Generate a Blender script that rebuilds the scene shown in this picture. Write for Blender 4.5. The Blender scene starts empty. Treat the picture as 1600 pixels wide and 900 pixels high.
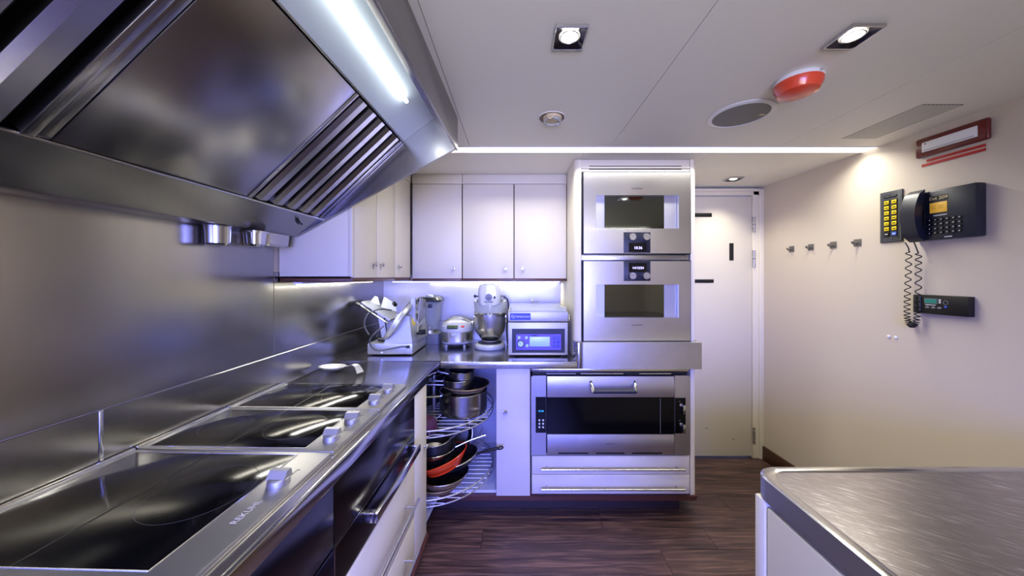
import bpy, bmesh, math, random
from mathutils import Matrix, Vector
random.seed(7)
scene = bpy.context.scene
C = scene.collection
PI = math.pi

# ------------------------------------------------------------------ camera
F, VX, VY, EYE = 510.0, 806.0, 432.0, 1.40          # focal length in pixels of a 1600 px wide frame, vanishing point, eye height
cam_data = bpy.data.cameras.new('camera')
cam = bpy.data.objects.new('camera', cam_data); C.objects.link(cam)
cam.location = (0, 0, EYE); cam.rotation_euler = (PI/2, 0, 0)
cam_data.sensor_width = 36.0; cam_data.sensor_fit = 'HORIZONTAL'
cam_data.lens = F/1600*36.0
cam_data.shift_x = -(VX-800)/1600; cam_data.shift_y = (VY-450)/1600
cam_data.clip_start = 0.02
scene.camera = cam

# ------------------------------------------------------------------ world, light, exposure
world = bpy.data.worlds.new('world'); scene.world = world; world.use_nodes = True
wbg = world.node_tree.nodes['Background']
wbg.inputs[0].default_value = (0.30, 0.42, 1.0, 1); wbg.inputs[1].default_value = 1.0
vs = scene.view_settings
vs.view_transform = 'Standard'; vs.look = 'None'; vs.gamma = 1.0; vs.use_curve_mapping = False
vs.exposure = 0.42
cy = scene.cycles
cy.max_bounces = 10; cy.diffuse_bounces = 5; cy.glossy_bounces = 6; cy.transmission_bounces = 6; cy.transparent_max_bounces = 8
cy.caustics_reflective = False; cy.caustics_refractive = False
cy.sample_clamp_indirect = 4.0; cy.blur_glossy = 0.5

def area_light(name, loc, rot, sx, sy, power, color, parent=None, spread=None):
    d = bpy.data.lights.new(name, 'AREA'); d.shape = 'RECTANGLE'; d.size = sx; d.size_y = sy
    d.energy = power; d.color = color
    if spread: d.spread = spread
    o = bpy.data.objects.new(name, d); C.objects.link(o); o.location = loc; o.rotation_euler = rot
    if parent: o.parent = parent
    return o
WIN_X0, WIN_X1, WIN_Z0, WIN_Z1, REAR_Y = -0.75, 0.85, 0.75, 1.75, -1.45
# daylight coming in through the window in the wall behind the camera
area_light('daylight', ((WIN_X0+WIN_X1)/2, REAR_Y-0.13, (WIN_Z0+WIN_Z1)/2), (PI/2-0.50, 0, 0),
           WIN_X1-WIN_X0, WIN_Z1-WIN_Z0, 76, (0.16, 0.19, 1.0), spread=math.radians(105))

# added warm fill at the same window, aimed up to brighten the ceiling
area_light('ceiling_fill', ((WIN_X0+WIN_X1)/2, REAR_Y-0.12, (WIN_Z0+WIN_Z1)/2), (PI/2+0.75, 0, 0),
           WIN_X1-WIN_X0, WIN_Z1-WIN_Z0, 20, (1.0, 0.96, 0.76), spread=math.radians(100))

# ------------------------------------------------------------------ frames: world, along the left wall, along the right wall
AL = math.atan(0.0275); AR = math.atan(0.037)
W = Matrix.Identity(4)
L = Matrix.Translation((-1.091, 0, 0)) @ Matrix.Rotation(-AL, 4, 'Z')    # local x = distance from the left wall, y = depth
R = Matrix.Translation((1.993, 0, 0)) @ Matrix.Rotation(AR, 4, 'Z')      # local x <= 0 = into the room, y = depth
def PX(px, Y): return (px-VX)*Y/F
def PZ(py, Y): return EYE-(py-VY)*Y/F
CEIL = 2.09; YB = 2.523; YF = 1.92; CT = 0.91

# ------------------------------------------------------------------ materials
def lin(c):
    return tuple(((x/255)/12.92 if x/255 <= 0.04045 else ((x/255+0.055)/1.055)**2.4) for x in c)+(1,)
MATS = {}
def mat(name, rgb=(200,200,200), rough=0.5, metal=0.0, coat=0.0, coat_rough=0.05, emit=None, estr=0.0, spec=0.5, alpha=1.0, trans=0.0, ior=1.45,
        vary=0.0, vscale=(1,1,1), vsize=8.0, bump=0.0, rvary=0.0, aniso=0.0):
    m = bpy.data.materials.new(name); m.use_nodes = True; nt = m.node_tree; N = nt.nodes; Lk = nt.links
    b = N['Principled BSDF']
    col = lin(rgb)
    b.inputs['Base Color'].default_value = col
    b.inputs['Roughness'].default_value = rough; b.inputs['Metallic'].default_value = metal
    b.inputs['Coat Weight'].default_value = coat; b.inputs['Coat Roughness'].default_value = coat_rough
    b.inputs['Specular IOR Level'].default_value = spec
    b.inputs['Transmission Weight'].default_value = trans; b.inputs['IOR'].default_value = ior
    b.inputs['Alpha'].default_value = alpha; b.inputs['Anisotropic'].default_value = aniso
    if emit: b.inputs['Emission Color'].default_value = lin(emit); b.inputs['Emission Strength'].default_value = estr
    if vary or bump or rvary:
        tc = N.new('ShaderNodeTexCoord'); mp = N.new('ShaderNodeMapping'); mp.inputs['Scale'].default_value = vscale
        nz = N.new('ShaderNodeTexNoise'); nz.inputs['Scale'].default_value = vsize; nz.inputs['Detail'].default_value = 4
        Lk.new(tc.outputs['Object'], mp.inputs[0]); Lk.new(mp.outputs[0], nz.inputs[0])
        if vary:
            mx = N.new('ShaderNodeMix'); mx.data_type = 'RGBA'
            mx.inputs[6].default_value = tuple(x*(1-vary) for x in col[:3])+(1,); mx.inputs[7].default_value = tuple(min(1, x*(1+vary)) for x in col[:3])+(1,)
            Lk.new(nz.outputs[0], mx.inputs[0]); Lk.new(mx.outputs[2], b.inputs['Base Color'])
        if rvary:
            mr = N.new('ShaderNodeMapRange'); mr.inputs[3].default_value = max(0.02, rough-2.2*rvary); mr.inputs[4].default_value = rough+2.2*rvary
            Lk.new(nz.outputs[0], mr.inputs[0]); Lk.new(mr.outputs[0], b.inputs['Roughness'])
        if bump:
            bp = N.new('ShaderNodeBump'); bp.inputs['Strength'].default_value = bump; bp.inputs['Distance'].default_value = 0.002
            Lk.new(nz.outputs[0], bp.inputs['Height']); Lk.new(bp.outputs[0], b.inputs['Normal'])
    MATS[name] = m
    return m
mat('cream', (221,215,198), 0.42, vary=0.02, vsize=3)
mat('cream_edge', (232,226,208), 0.45, vary=0.02, vsize=3)
mat('wall_cream', (205,194,178), 0.55, vary=0.025, vsize=2)
mat('ceiling_white', (232,229,218), 0.5, vary=0.02, vsize=2)
mat('interior_white', (220,222,232), 0.5, vary=0.02, vsize=3)
mat('steel', (200,199,196), 0.27, 1.0, vary=0.06, vscale=(1,1,40), vsize=6, rvary=0.05)
mat('steel_wall', (165,162,156), 0.22, 1.0, vary=0.06, vscale=(6,6,0.25), vsize=9)
mat('steel_splash', (150,149,146), 0.36, 1.0, vary=0.06, vscale=(6,6,0.25), vsize=9)
mat('steel_hood', (150,148,146), 0.25, 1.0, vary=0.08, vscale=(1,1,1), vsize=2.5)
mat('steel_hob', (176,175,172), 0.42, 1.0, vary=0.05, vsize=6)
mat('steel_satin', (190,190,194), 0.5, 1.0, vary=0.03, vscale=(1,1,40), vsize=6)
mat('hood_panel', (206,218,224), 0.5, 0.45)
mat('steel_top', (204,202,198), 0.20, 1.0, vary=0.08, vscale=(1,1,1), vsize=5)
mat('steel_bright', (205,205,206), 0.16, 1.0)
mat('steel_dark', (70,68,76), 0.20, 1.0, vary=0.08, vsize=5)
mat('steel_oven', (224,223,222), 0.24, 1.0, coat=0.35, coat_rough=0.03, vary=0.03, vscale=(30,1,1), vsize=6)
mat('steel_worn', (198,195,193), 0.36, 1.0, vary=0.14, vsize=9)
mat('hook_metal', (120,116,112), 0.45, 0.7)
mat('zone_grey', (70,70,72), 0.4)
mat('chrome', (215,216,220), 0.08, 1.0)
mat('aluminium_worn', (150,128,96), 0.45, 0.45, vary=0.35, vsize=22)
mat('pot_steel', (178,178,182), 0.24, 1.0, vary=0.06, vscale=(1,1,30), vsize=6)
mat('glass_black', (9,9,9), 0.10, 0.0, spec=0.28)
mat('glass_oven', (112,116,112), 0.05, 1.0)
mat('black', (14,14,16), 0.45)
mat('black_gloss', (12,12,16), 0.15)
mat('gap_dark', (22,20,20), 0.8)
mat('black_pan', (26,26,30), 0.38, vary=0.3, vsize=18)
mat('navy', (26,30,48), 0.4)
mat('phone_black', (30,34,48), 0.35)
mat('panel_grey', (58,60,68), 0.4)
mat('white_paint', (235,236,238), 0.3)
mat('white_enamel', (214,216,208), 0.22, coat=0.4)
mat('slicer_white', (176,179,184), 0.4, 0.65)
mat('plastic_white', (192,195,194), 0.35)
mat('plastic_grey', (110,114,116), 0.35)
mat('grille_grey', (118,116,114), 0.6)
mat('smoke_lid', (60,66,66), 0.25)
mat('orange_enamel', (232,64,22), 0.25, coat=0.6)
mat('red_lens', (226,78,50), 0.25, coat=0.5)
mat('maroon', (96,14,14), 0.3, coat=0.4)
mat('red', (176,24,26), 0.5)
mat('purple', (62,18,52), 0.7)
mat('yellow', (232,206,20), 0.4)
mat('blue_key', (60,100,220), 0.4)
mat('logo_blue', (40,62,170), 0.4)
mat('detector_cream', (222,204,164), 0.5)
mat('rubber', (20,20,22), 0.6)
mat('text_white', (232,234,240), 0.5)
mat('text_dark', (24,24,28), 0.5)
mat('etch_light', (225,225,228), 0.6)
mat('amber_screen', (190,150,60), 0.35, emit=(200,150,50), estr=0.35)
mat('green_screen', (70,96,50), 0.3, emit=(70,100,40), estr=0.12)
mat('teal_screen', (30,110,100), 0.3, emit=(20,110,100), estr=0.25)
mat('lcd_screen', (176,206,240), 0.25, emit=(150,190,255), estr=0.22)
mat('purple_membrane', (112,96,210), 0.35, vary=0.1, vsize=20)
mat('display_digits', (210,210,255), 0.5, emit=(190,185,255), estr=2.2)
mat('cyan_digits', (60,160,220), 0.5, emit=(50,170,230), estr=1.2)
mat('led_white', (255,255,255), 0.5, emit=(255,250,244), estr=2.0)
mat('undercab_led', (255,255,255), 0.5, emit=(255,252,238), estr=2.6)
mat('hood_tube', (255,255,255), 0.5, emit=(248,252,250), estr=14.0)
mat('lamp_lit', (255,255,255), 0.5, emit=(255,250,250), estr=14.0)
mat('cord_grey', (70,72,78), 0.5)
mat('walnut_trim', (80,46,38), 0.35, vary=0.25, vscale=(8,8,40), vsize=3, coat=0.2)
mat('toe_kick', (52,42,44), 0.35, vary=0.2, vscale=(1,12,12), vsize=4)
mat('dark_base', (70,42,26), 0.4, vary=0.3, vscale=(10,1,20), vsize=3)
mat('jug_clear', (215,224,236), 0.05, alpha=0.15)
mat('lid_clear', (226,232,224), 0.12, alpha=0.45)
mat('window_pane', (230,238,255), 0.02, alpha=0.12)

def wood_floor():
    m = bpy.data.materials.new('walnut_plank'); m.use_nodes = True; nt = m.node_tree; N = nt.nodes; K = nt.links
    b = N['Principled BSDF']; b.inputs['Roughness'].default_value = 0.38
    tc = N.new('ShaderNodeTexCoord'); mp = N.new('ShaderNodeMapping'); mp.inputs['Scale'].default_value = (1.0, 14, 1)
    oi = N.new('ShaderNodeObjectInfo'); cx = N.new('ShaderNodeCombineXYZ')
    mm = N.new('ShaderNodeMath'); mm.operation = 'MULTIPLY'; mm.inputs[1].default_value = 37.0
    K.new(oi.outputs['Random'], mm.inputs[0]); K.new(mm.outputs[0], cx.inputs[0]); K.new(mm.outputs[0], cx.inputs[2])
    K.new(tc.outputs['Object'], mp.inputs[0]); K.new(cx.outputs[0], mp.inputs['Location'])
    n1 = N.new('ShaderNodeTexNoise'); n1.inputs['Scale'].default_value = 3.0; n1.inputs['Detail'].default_value = 6; n1.inputs['Distortion'].default_value = 1.2
    K.new(mp.outputs[0], n1.inputs[0])
    cr = N.new('ShaderNodeValToRGB'); e = cr.color_ramp
    e.elements[0].position = 0.28; e.elements[0].color = lin((38,26,25)); e.elements[1].position = 0.72; e.elements[1].color = lin((112,84,74))
    x = e.elements.new(0.5); x.color = lin((72,52,48))
    K.new(n1.outputs[0], cr.inputs[0])
    hv = N.new('ShaderNodeHueSaturation'); mr = N.new('ShaderNodeMapRange'); mr.inputs[3].default_value = 0.8; mr.inputs[4].default_value = 1.15
    K.new(oi.outputs['Random'], mr.inputs[0]); K.new(mr.outputs[0], hv.inputs['Value']); K.new(cr.outputs[0], hv.inputs['Color'])
    K.new(hv.outputs[0], b.inputs['Base Color'])
    bp = N.new('ShaderNodeBump'); bp.inputs['Strength'].default_value = 0.15; bp.inputs['Distance'].default_value = 0.002
    K.new(n1.outputs[0], bp.inputs['Height']); K.new(bp.outputs[0], b.inputs['Normal'])
    MATS['walnut_plank'] = m
wood_floor()

def scratched_steel():
    m = bpy.data.materials.new('steel_scratched'); m.use_nodes = True; nt = m.node_tree; N = nt.nodes; K = nt.links
    b = N['Principled BSDF']; b.inputs['Metallic'].default_value = 1.0
    tc = N.new('ShaderNodeTexCoord'); m0 = N.new('ShaderNodeMapping'); m0.inputs['Rotation'].default_value = (0, 0, 0.62); mp = N.new('ShaderNodeMapping'); mp.inputs['Scale'].default_value = (2.2, 42, 1)
    n1 = N.new('ShaderNodeTexNoise'); n1.inputs['Scale'].default_value = 9; n1.inputs['Detail'].default_value = 6
    K.new(tc.outputs['Object'], m0.inputs[0]); K.new(m0.outputs[0], mp.inputs[0]); K.new(mp.outputs[0], n1.inputs[0])
    n2 = N.new('ShaderNodeTexNoise'); n2.inputs['Scale'].default_value = 4; K.new(tc.outputs['Object'], n2.inputs[0])
    cr = N.new('ShaderNodeValToRGB'); cr.color_ramp.elements[0].position = 0.56; cr.color_ramp.elements[1].position = 0.68
    cr.color_ramp.elements[0].color = lin((165,159,160)); cr.color_ramp.elements[1].color = lin((228,227,232))
    K.new(n1.outputs[0], cr.inputs[0]); K.new(cr.outputs[0], b.inputs['Base Color'])
    b.inputs['Roughness'].default_value = 0.27
    bp = N.new('ShaderNodeBump'); bp.inputs['Strength'].default_value = 0.12; bp.inputs['Distance'].default_value = 0.001
    K.new(n1.outputs[0], bp.inputs['Height']); K.new(bp.outputs[0], b.inputs['Normal'])
    MATS['steel_scratched'] = m
scratched_steel()

# ------------------------------------------------------------------ mesh building
class MB:
    def __init__(s): s.v = []; s.f = []
    def add(s, vs, fs, M=None):
        o = len(s.v)
        s.v += [tuple(M @ Vector(v)) if M else tuple(v) for v in vs]
        s.f += [tuple(i+o for i in f) for f in fs]
        return s
    def box(s, x0, x1, y0, y1, z0, z1, b=0.0, seg=2, M=None):
        x0, x1 = min(x0,x1), max(x0,x1); y0, y1 = min(y0,y1), max(y0,y1); z0, z1 = min(z0,z1), max(z0,z1)
        vs = [(x,y,z) for z in (z0,z1) for y in (y0,y1) for x in (x0,x1)]
        fs = [(0,2,3,1),(4,5,7,6),(0,1,5,4),(2,6,7,3),(0,4,6,2),(1,3,7,5)]
        if b > 0:
            b = min(b, 0.49*min(x1-x0, y1-y0, z1-z0))
            bm = bmesh.new(); V = [bm.verts.new(v) for v in vs]
            for f in fs: bm.faces.new([V[i] for i in f])
            bmesh.ops.bevel(bm, geom=bm.edges[:], offset=b, segments=seg, affect='EDGES', profile=0.5)
            bm.verts.index_update()
            vs = [tuple(v.co) for v in bm.verts]; fs = [tuple(v.index for v in f.verts) for f in bm.faces]; bm.free()
        return s.add(vs, fs, M)
    def extrude(s, poly, vec, M=None):
        n = len(poly); vec = Vector(vec)
        vs = [Vector(p) for p in poly]+[Vector(p)+vec for p in poly]
        nrm = Vector((0,0,0))
        for i in range(n): nrm += Vector(poly[i]).cross(Vector(poly[(i+1) % n]))
        fs = [tuple(range(n-1,-1,-1)), tuple(range(n,2*n))]+[(i,(i+1)%n,(i+1)%n+n,i+n) for i in range(n)]
        if nrm.dot(vec) < 0: fs = [tuple(reversed(f)) for f in fs]
        return s.add(vs, fs, M)
    def prism(s, poly, axis, a0, a1, M=None):
        if axis == 'x': p = [(a0,a,b) for a,b in poly]; v = (a1-a0,0,0)
        elif axis == 'y': p = [(a,a0,b) for a,b in poly]; v = (0,a1-a0,0)
        else: p = [(a,b,a0) for a,b in poly]; v = (0,0,a1-a0)
        return s.extrude(p, v, M)
    def lathe(s, prof, c=(0,0,0), n=32, M=None, sx=1.0, sy=1.0, power=None):
        vs = []; fs = []; m = len(prof)
        for k in range(n):
            a = 2*PI*k/n; ca, sa = math.cos(a), math.sin(a)
            if power:
                ca = math.copysign(abs(ca)**power, ca); sa = math.copysign(abs(sa)**power, sa)
            for r, z in prof: vs.append((c[0]+r*ca*sx, c[1]+r*sa*sy, c[2]+z))
        for k in range(n):
            for j in range(m-1):
                a, b = k*m+j, ((k+1) % n)*m+j
                fs.append((a, b, b+1, a+1))
        if prof[0][0] > 1e-6: fs.append(tuple(k*m for k in range(n-1,-1,-1)))
        if prof[-1][0] > 1e-6: fs.append(tuple(k*m+m-1 for k in range(n)))
        return s.add(vs, fs, M)
    def shell(s, prof, c=(0,0,0), n=32, M=None, sx=1.0, sy=1.0):
        # closed lathe without end caps (profile returns on itself or ends on the axis)
        vs = []; fs = []; m = len(prof)
        for k in range(n):
            a = 2*PI*k/n
            for r, z in prof: vs.append((c[0]+r*math.cos(a)*sx, c[1]+r*math.sin(a)*sy, c[2]+z))
        for k in range(n):
            for j in range(m-1):
                a, b = k*m+j, ((k+1) % n)*m+j
                fs.append((a, b, b+1, a+1))
        return s.add(vs, fs, M)
    def tube(s, pts, r, n=8, closed=False, M=None, caps=True):
        P = [Vector(p) for p in pts]; k = len(P); vs = []; fs = []
        rr = r if isinstance(r, (list, tuple)) else [r]*k
        up = None
        for i in range(k):
            if closed: t = P[(i+1) % k]-P[i-1]
            else: t = P[min(i+1,k-1)]-P[max(i-1,0)]
            t.normalize()
            if up is None:
                up = Vector((0,0,1)) if abs(t.z) < 0.9 else Vector((1,0,0))
            a = t.cross(up)
            if a.length < 1e-6: a = t.cross(Vector((0.3,1,0.2)))
            a.normalize(); up = a.cross(t).normalized()
            for j in range(n):
                q = 2*PI*j/n
                vs.append(P[i]+(a*math.cos(q)+up*math.sin(q))*rr[i])
        for i in range(k if closed else k-1):
            for j in range(n):
                i2 = (i+1) % k
                fs.append((i*n+j, i*n+(j+1)%n, i2*n+(j+1)%n, i2*n+j))
        if not closed and caps:
            fs.append(tuple(range(n-1,-1,-1))); fs.append(tuple((k-1)*n+j for j in range(n)))
        return s.add(vs, fs, M)
    def cyl(s, p0, p1, r0, r1=None, n=20, M=None):
        return s.tube([p0, p1], [r0, r0 if r1 is None else r1], n, M=M)
    def sphere(s, c, r, n=16, m=8, M=None, sx=1, sy=1, sz=1):
        pr = [(r*math.sin(PI*i/m), -r*math.cos(PI*i/m)*sz) for i in range(m+1)]
        pr[0] = (0, -r*sz); pr[-1] = (0, r*sz)
        return s.shell(pr, c, n, M, sx, sy)
    def torus(s, c, R_, r, n=40, k=8, M=None, axis='z'):
        pts = []
        for i in range(n):
            a = 2*PI*i/n; u, v = R_*math.cos(a), R_*math.sin(a)
            pts.append({'z':(c[0]+u,c[1]+v,c[2]), 'y':(c[0]+u,c[1],c[2]+v), 'x':(c[0],c[1]+u,c[2]+v)}[axis])
        return s.tube(pts, r, k, closed=True, M=M)

def new_mesh(name, mb, m, off=(0,0,0), smooth=True, angle=32):
    me = bpy.data.meshes.new(name)
    me.from_pydata([(v[0]-off[0], v[1]-off[1], v[2]-off[2]) for v in mb.v], [], mb.f)
    bm = bmesh.new(); bm.from_mesh(me)
    bmesh.ops.remove_doubles(bm, verts=bm.verts, dist=1e-6)
    bmesh.ops.recalc_face_normals(bm, faces=bm.faces)
    bm.to_mesh(me); bm.free()
    me.materials.append(MATS[m])
    if smooth:
        for p in me.polygons: p.use_smooth = True
        me.set_sharp_from_angle(angle=math.radians(angle))
    me.update()
    return me
OFF = {}
def tag(o, label=None, cat=None, group=None, kind=None):
    if label: o['label'] = label
    if cat: o['category'] = cat
    if group: o['group'] = group
    if kind: o['kind'] = kind
    return o
def thing(name, label, cat, base, frame=W, group=None, kind=None):
    o = bpy.data.objects.new(name, None); C.objects.link(o); o.empty_display_size = 0.05
    o.matrix_world = frame @ Matrix.Translation(base)
    OFF[o.name] = Vector(base)
    return tag(o, label, cat, group, kind)
def part(name, mb, m, parent, label=None, angle=32):
    off = OFF[parent.name]
    o = bpy.data.objects.new(name, new_mesh(name, mb, m, off, angle=angle)); C.objects.link(o); o.parent = parent
    OFF[o.name] = off
    if label: o['label'] = label
    return o
def solo(name, label, cat, mb, m, base=None, frame=W, group=None, kind=None, angle=32):
    if base is None:
        xs = [v[0] for v in mb.v]; ys = [v[1] for v in mb.v]; zs = [v[2] for v in mb.v]
        base = ((min(xs)+max(xs))/2, (min(ys)+max(ys))/2, min(zs))
    o = bpy.data.objects.new(name, new_mesh(name, mb, m, base, angle=angle)); C.objects.link(o)
    o.matrix_world = frame @ Matrix.Translation(base); OFF[o.name] = Vector(base)
    return tag(o, label, cat, group, kind)
def copy_tree(o, parent=None):
    c = o.copy(); C.objects.link(c)
    if parent: c.parent = parent
    for ch in o.children: copy_tree(ch, c)
    return c
def B(*a, **k): return MB().box(*a, **k)
_TXT = {}
def text_mb(s, size, fn, bold=0.0):
    """flat lettering; fn maps (x right, y up, thickness) to a point, the text is centred"""
    cu = bpy.data.curves.new('t', 'FONT'); cu.body = s; cu.size = size; cu.align_x = 'CENTER'; cu.align_y = 'CENTER'
    cu.resolution_u = 3; cu.offset = bold*size
    ob = bpy.data.objects.new('t', cu); C.objects.link(ob)
    me = bpy.data.meshes.new_from_object(ob)
    vs = [tuple(v.co) for v in me.vertices]; fs = [tuple(p.vertices) for p in me.polygons]
    bpy.data.objects.remove(ob); bpy.data.curves.remove(cu); bpy.data.meshes.remove(me)
    return MB().add([fn(v[0], v[1]) for v in vs], fs)
def front_text(s, size, x, y, z): return text_mb(s, size, lambda a, b: (x+a, y, z+b))     # lettering facing the camera
def wall_text(s, size, x, y, z): return text_mb(s, size, lambda a, b: (x, y-a, z+b))      # lettering on the right wall

# ================================================================== SETTING
# floor with planks
fl = thing('floor', 'dark walnut plank floor', None, (0.7, 0.5, 0), kind='structure')
part('subfloor', B(-1.2, 2.2, REAR_Y, YB+0.1, -0.06, -0.008), 'gap_dark', fl)
PW = 0.142; y = REAR_Y; row = 0
plank_mesh = {}
while y < YB+0.05:
    x = -1.15 - [0.0, 0.55, 0.25, 0.8][row % 4]
    while x < 2.1:
        x1 = x+1.22; a, b = max(x, -1.15), min(x1, 2.12)
        if b-a > 0.03:
            key = round(b-a, 3)
            if key not in plank_mesh:
                plank_mesh[key] = new_mesh('plank', B(0, b-a-0.0015, 0, PW-0.0015, -0.008, 0, b=0.0008, seg=1), 'walnut_plank')
            o = bpy.data.objects.new('plank', plank_mesh[key]); C.objects.link(o); o.parent = fl
            o.location = Vector((a, y, 0))-OFF[fl.name]
        x = x1
    y += PW; row += 1

# ceiling panels
ce = thing('ceiling', 'off-white flush ceiling panels', None, (0.5, 0.5, CEIL), kind='structure')
part('backing', B(-1.2, 2.2, REAR_Y, YB+0.1, CEIL+0.014, CEIL+0.06), 'gap_dark', ce)
g = 0.0012
for (x0, x1, y0, y1) in [(-1.15,-0.245,REAR_Y,1.733), (-0.245,0.505,REAR_Y,1.733), (0.505,1.40,REAR_Y,1.733), (1.40,2.08,REAR_Y,1.733),
                         (-1.15,0.38,1.814,YB+0.02), (0.38,1.10,1.814,YB+0.02), (1.10,2.08,1.814,YB+0.02)]:
    part('panel', B(x0+g, x1-g, y0+g, y1-g, CEIL, CEIL+0.014), 'ceiling_white', ce)

# walls
wl = thing('wall_left', 'left wall clad in brushed steel sheets', None, (0,0.5,0), L, kind='structure')
part('wall_core', B(-0.10,-0.004, REAR_Y, 2.60, 0, CEIL), 'wall_cream', wl)
for (u0,u1,z0,z1) in [(-0.30,0.838,CT,1.057),(0.838,2.525,CT,1.057),(-0.30,0.45,1.057,2.06),(0.45,1.4196,1.057,2.06),(1.4196,2.525,1.057,1.42)]:
    part('splash_panel', B(-0.004, 0.0 if z0 > 1 else 0.003, u0+0.001, u1-0.001, z0+0.001, z1-0.0012, b=0.0012, seg=1), 'steel_wall', wl)
part('joint_strip', B(-0.001,0.006,0.834,0.842,CT,1.056,b=0.0015), 'steel_bright', wl)
wb = thing('wall_back', 'back wall, steel clad above the worktop', None, (0,YB,0), kind='structure')
part('wall_core', B(-1.2, 1.10, YB+0.004, YB+0.12, 0, CEIL), 'wall_cream', wb)
part('splash_panel', B(-1.024, 0.345, YB-0.002, YB+0.004, 1.057, 1.42, b=0.001, seg=1), 'steel_splash', wb)
part('splash_panel', B(-1.024, 0.345, YB-0.006, YB+0.004, CT, 1.0558, b=0.001, seg=1), 'steel_splash', wb)
solo('wall_right', 'plain cream wall on the right', None, B(0, 0.10, REAR_Y, 2.62, 0, CEIL), 'wall_cream', frame=R, kind='structure')
rw = thing('wall_rear', 'wall behind the viewer with a wide window', None, (0,REAR_Y,0), kind='structure')
for q in [(-1.2,WIN_X0,0,CEIL),(WIN_X1,2.2,0,CEIL),(WIN_X0,WIN_X1,0,WIN_Z0),(WIN_X0,WIN_X1,WIN_Z1,CEIL)]:
    part('wall_core', B(q[0],q[1],REAR_Y-0.10,REAR_Y,q[2],q[3]), 'wall_cream', rw)
wn = thing('window_1', 'wide window behind the viewer', None, (0,REAR_Y,WIN_Z0), kind='structure')
for q in [(WIN_X0,WIN_X0+0.04,WIN_Z0,WIN_Z1),(WIN_X1-0.04,WIN_X1,WIN_Z0,WIN_Z1),(WIN_X0,WIN_X1,WIN_Z0,WIN_Z0+0.04),(WIN_X0,WIN_X1,WIN_Z1-0.04,WIN_Z1)]:
    part('window_frame', B(q[0],q[1],REAR_Y-0.08,REAR_Y-0.03,q[2],q[3]), 'white_paint', wn)
part('pane', B(WIN_X0+0.04,WIN_X1-0.04,REAR_Y-0.058,REAR_Y-0.052,WIN_Z0+0.04,WIN_Z1-0.04), 'window_pane', wn)
solo('baseboard_right', 'dark wooden skirting board', None, B(-0.014,0,REAR_Y,2.50,0,0.103,b=0.003), 'dark_base', frame=R, kind='structure')

# door and its frame in the back wall
DX1 = PX(1174.5, YB)
dr = thing('door_1', 'white flush door beside the oven tower', None, (1.4,YB,0), kind='structure')
part('door_leaf', B(1.02, DX1, YB, YB+0.04, 0.012, PZ(307.5, YB), b=0.003), 'cream', dr)
for (a,b,c,d) in [(1075,1112,333,339),(1139.5,1146,380,407),(1085,1115,436.5,442)]:
    part('slot_vent', B(PX(a,YB),PX(b,YB),YB-0.003,YB+0.002,PZ(d,YB),PZ(c,YB),b=0.001), 'black', dr)
for (c,d) in [(339,363),(391.5,417.5),(667,692)]:
    h = part('hinge', MB().cyl((DX1+0.010,YB-0.010,PZ(d,YB)),(DX1+0.010,YB-0.010,PZ(c,YB)),0.010,n=14), 'steel', dr)
    zc = PZ((c+d)/2,YB)
    part('knuckle_joint', MB().cyl((DX1+0.010,YB-0.010,zc-0.0015),(DX1+0.010,YB-0.010,zc+0.0015),0.0104,n=14), 'gap_dark', h)
for (px,py,l) in [(1146,686,0.016),(1104,669,0.018)]:
    part('scuff', B(PX(px,YB)-l/2,PX(px,YB)+l/2,YB-0.0008,YB+0.001,PZ(py,YB)-0.003,PZ(py,YB)+0.003,b=0.0004), 'plastic_grey', dr)
tr = thing('trim_1', 'cream painted door frame', None, (1.9,YB,0), kind='structure')
part('jamb', B(DX1+0.003, 1.905, YB-0.012, YB+0.05, 0, PZ(297,YB), b=0.004), 'cream_edge', tr)
part('jamb_stop', B(1.868, 1.905, YB-0.024, YB-0.011, 0, PZ(297,YB), b=0.004), 'cream_edge', tr)
part('head', B(1.00, 1.905, YB-0.012, YB+0.05, PZ(306.5,YB)+0.004, PZ(295.5,YB), b=0.004), 'cream_edge', tr)
part('head_stop', B(1.00, 1.87, YB-0.024, YB-0.011, PZ(300,YB), PZ(295.5,YB), b=0.004), 'cream_edge', tr)

# toe kicks and the reddish wooden bead under the cabinets
solo('trim_2', 'dark toe kick under the left cabinets', None, B(0.02,0.545,-0.3,1.93,0,0.085), 'toe_kick', frame=L, kind='structure')
solo('trim_3', 'dark toe kick under the back cabinets', None, B(-0.50,0.985,1.972,2.50,0,0.088), 'toe_kick', kind='structure')
solo('trim_4', 'reddish wooden bead along the left cabinet bottoms', None, B(0.10,0.612,-0.3,1.66,0.086,0.117,b=0.012,seg=3), 'walnut_trim', frame=L, kind='structure')
def round_rect(x0,x1,y0,y1,r,corners=(1,1,1,1),n=6):
    out = []
    for (cx_,cy_,a0,fl_) in [(x1,y1,0,corners[0]),(x0,y1,90,corners[1]),(x0,y0,180,corners[2]),(x1,y0,270,corners[3])]:
        if not fl_: out.append((cx_,cy_)); continue
        sx = -1 if cx_ == x1 else 1; sy = -1 if cy_ == y1 else 1
        for i in range(n+1):
            a = math.radians(a0+90*i/n); out.append((cx_+sx*r+r*math.cos(a), cy_+sy*r+r*math.sin(a)))
    return out
mb = MB().prism(round_rect(-0.62,1.072,1.905,2.5,0.035,(0,0,0,1)),'z',0.092,0.117)
solo('trim_5', 'reddish wooden bead along the back cabinet bottoms', None, mb, 'walnut_trim', kind='structure')

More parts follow.
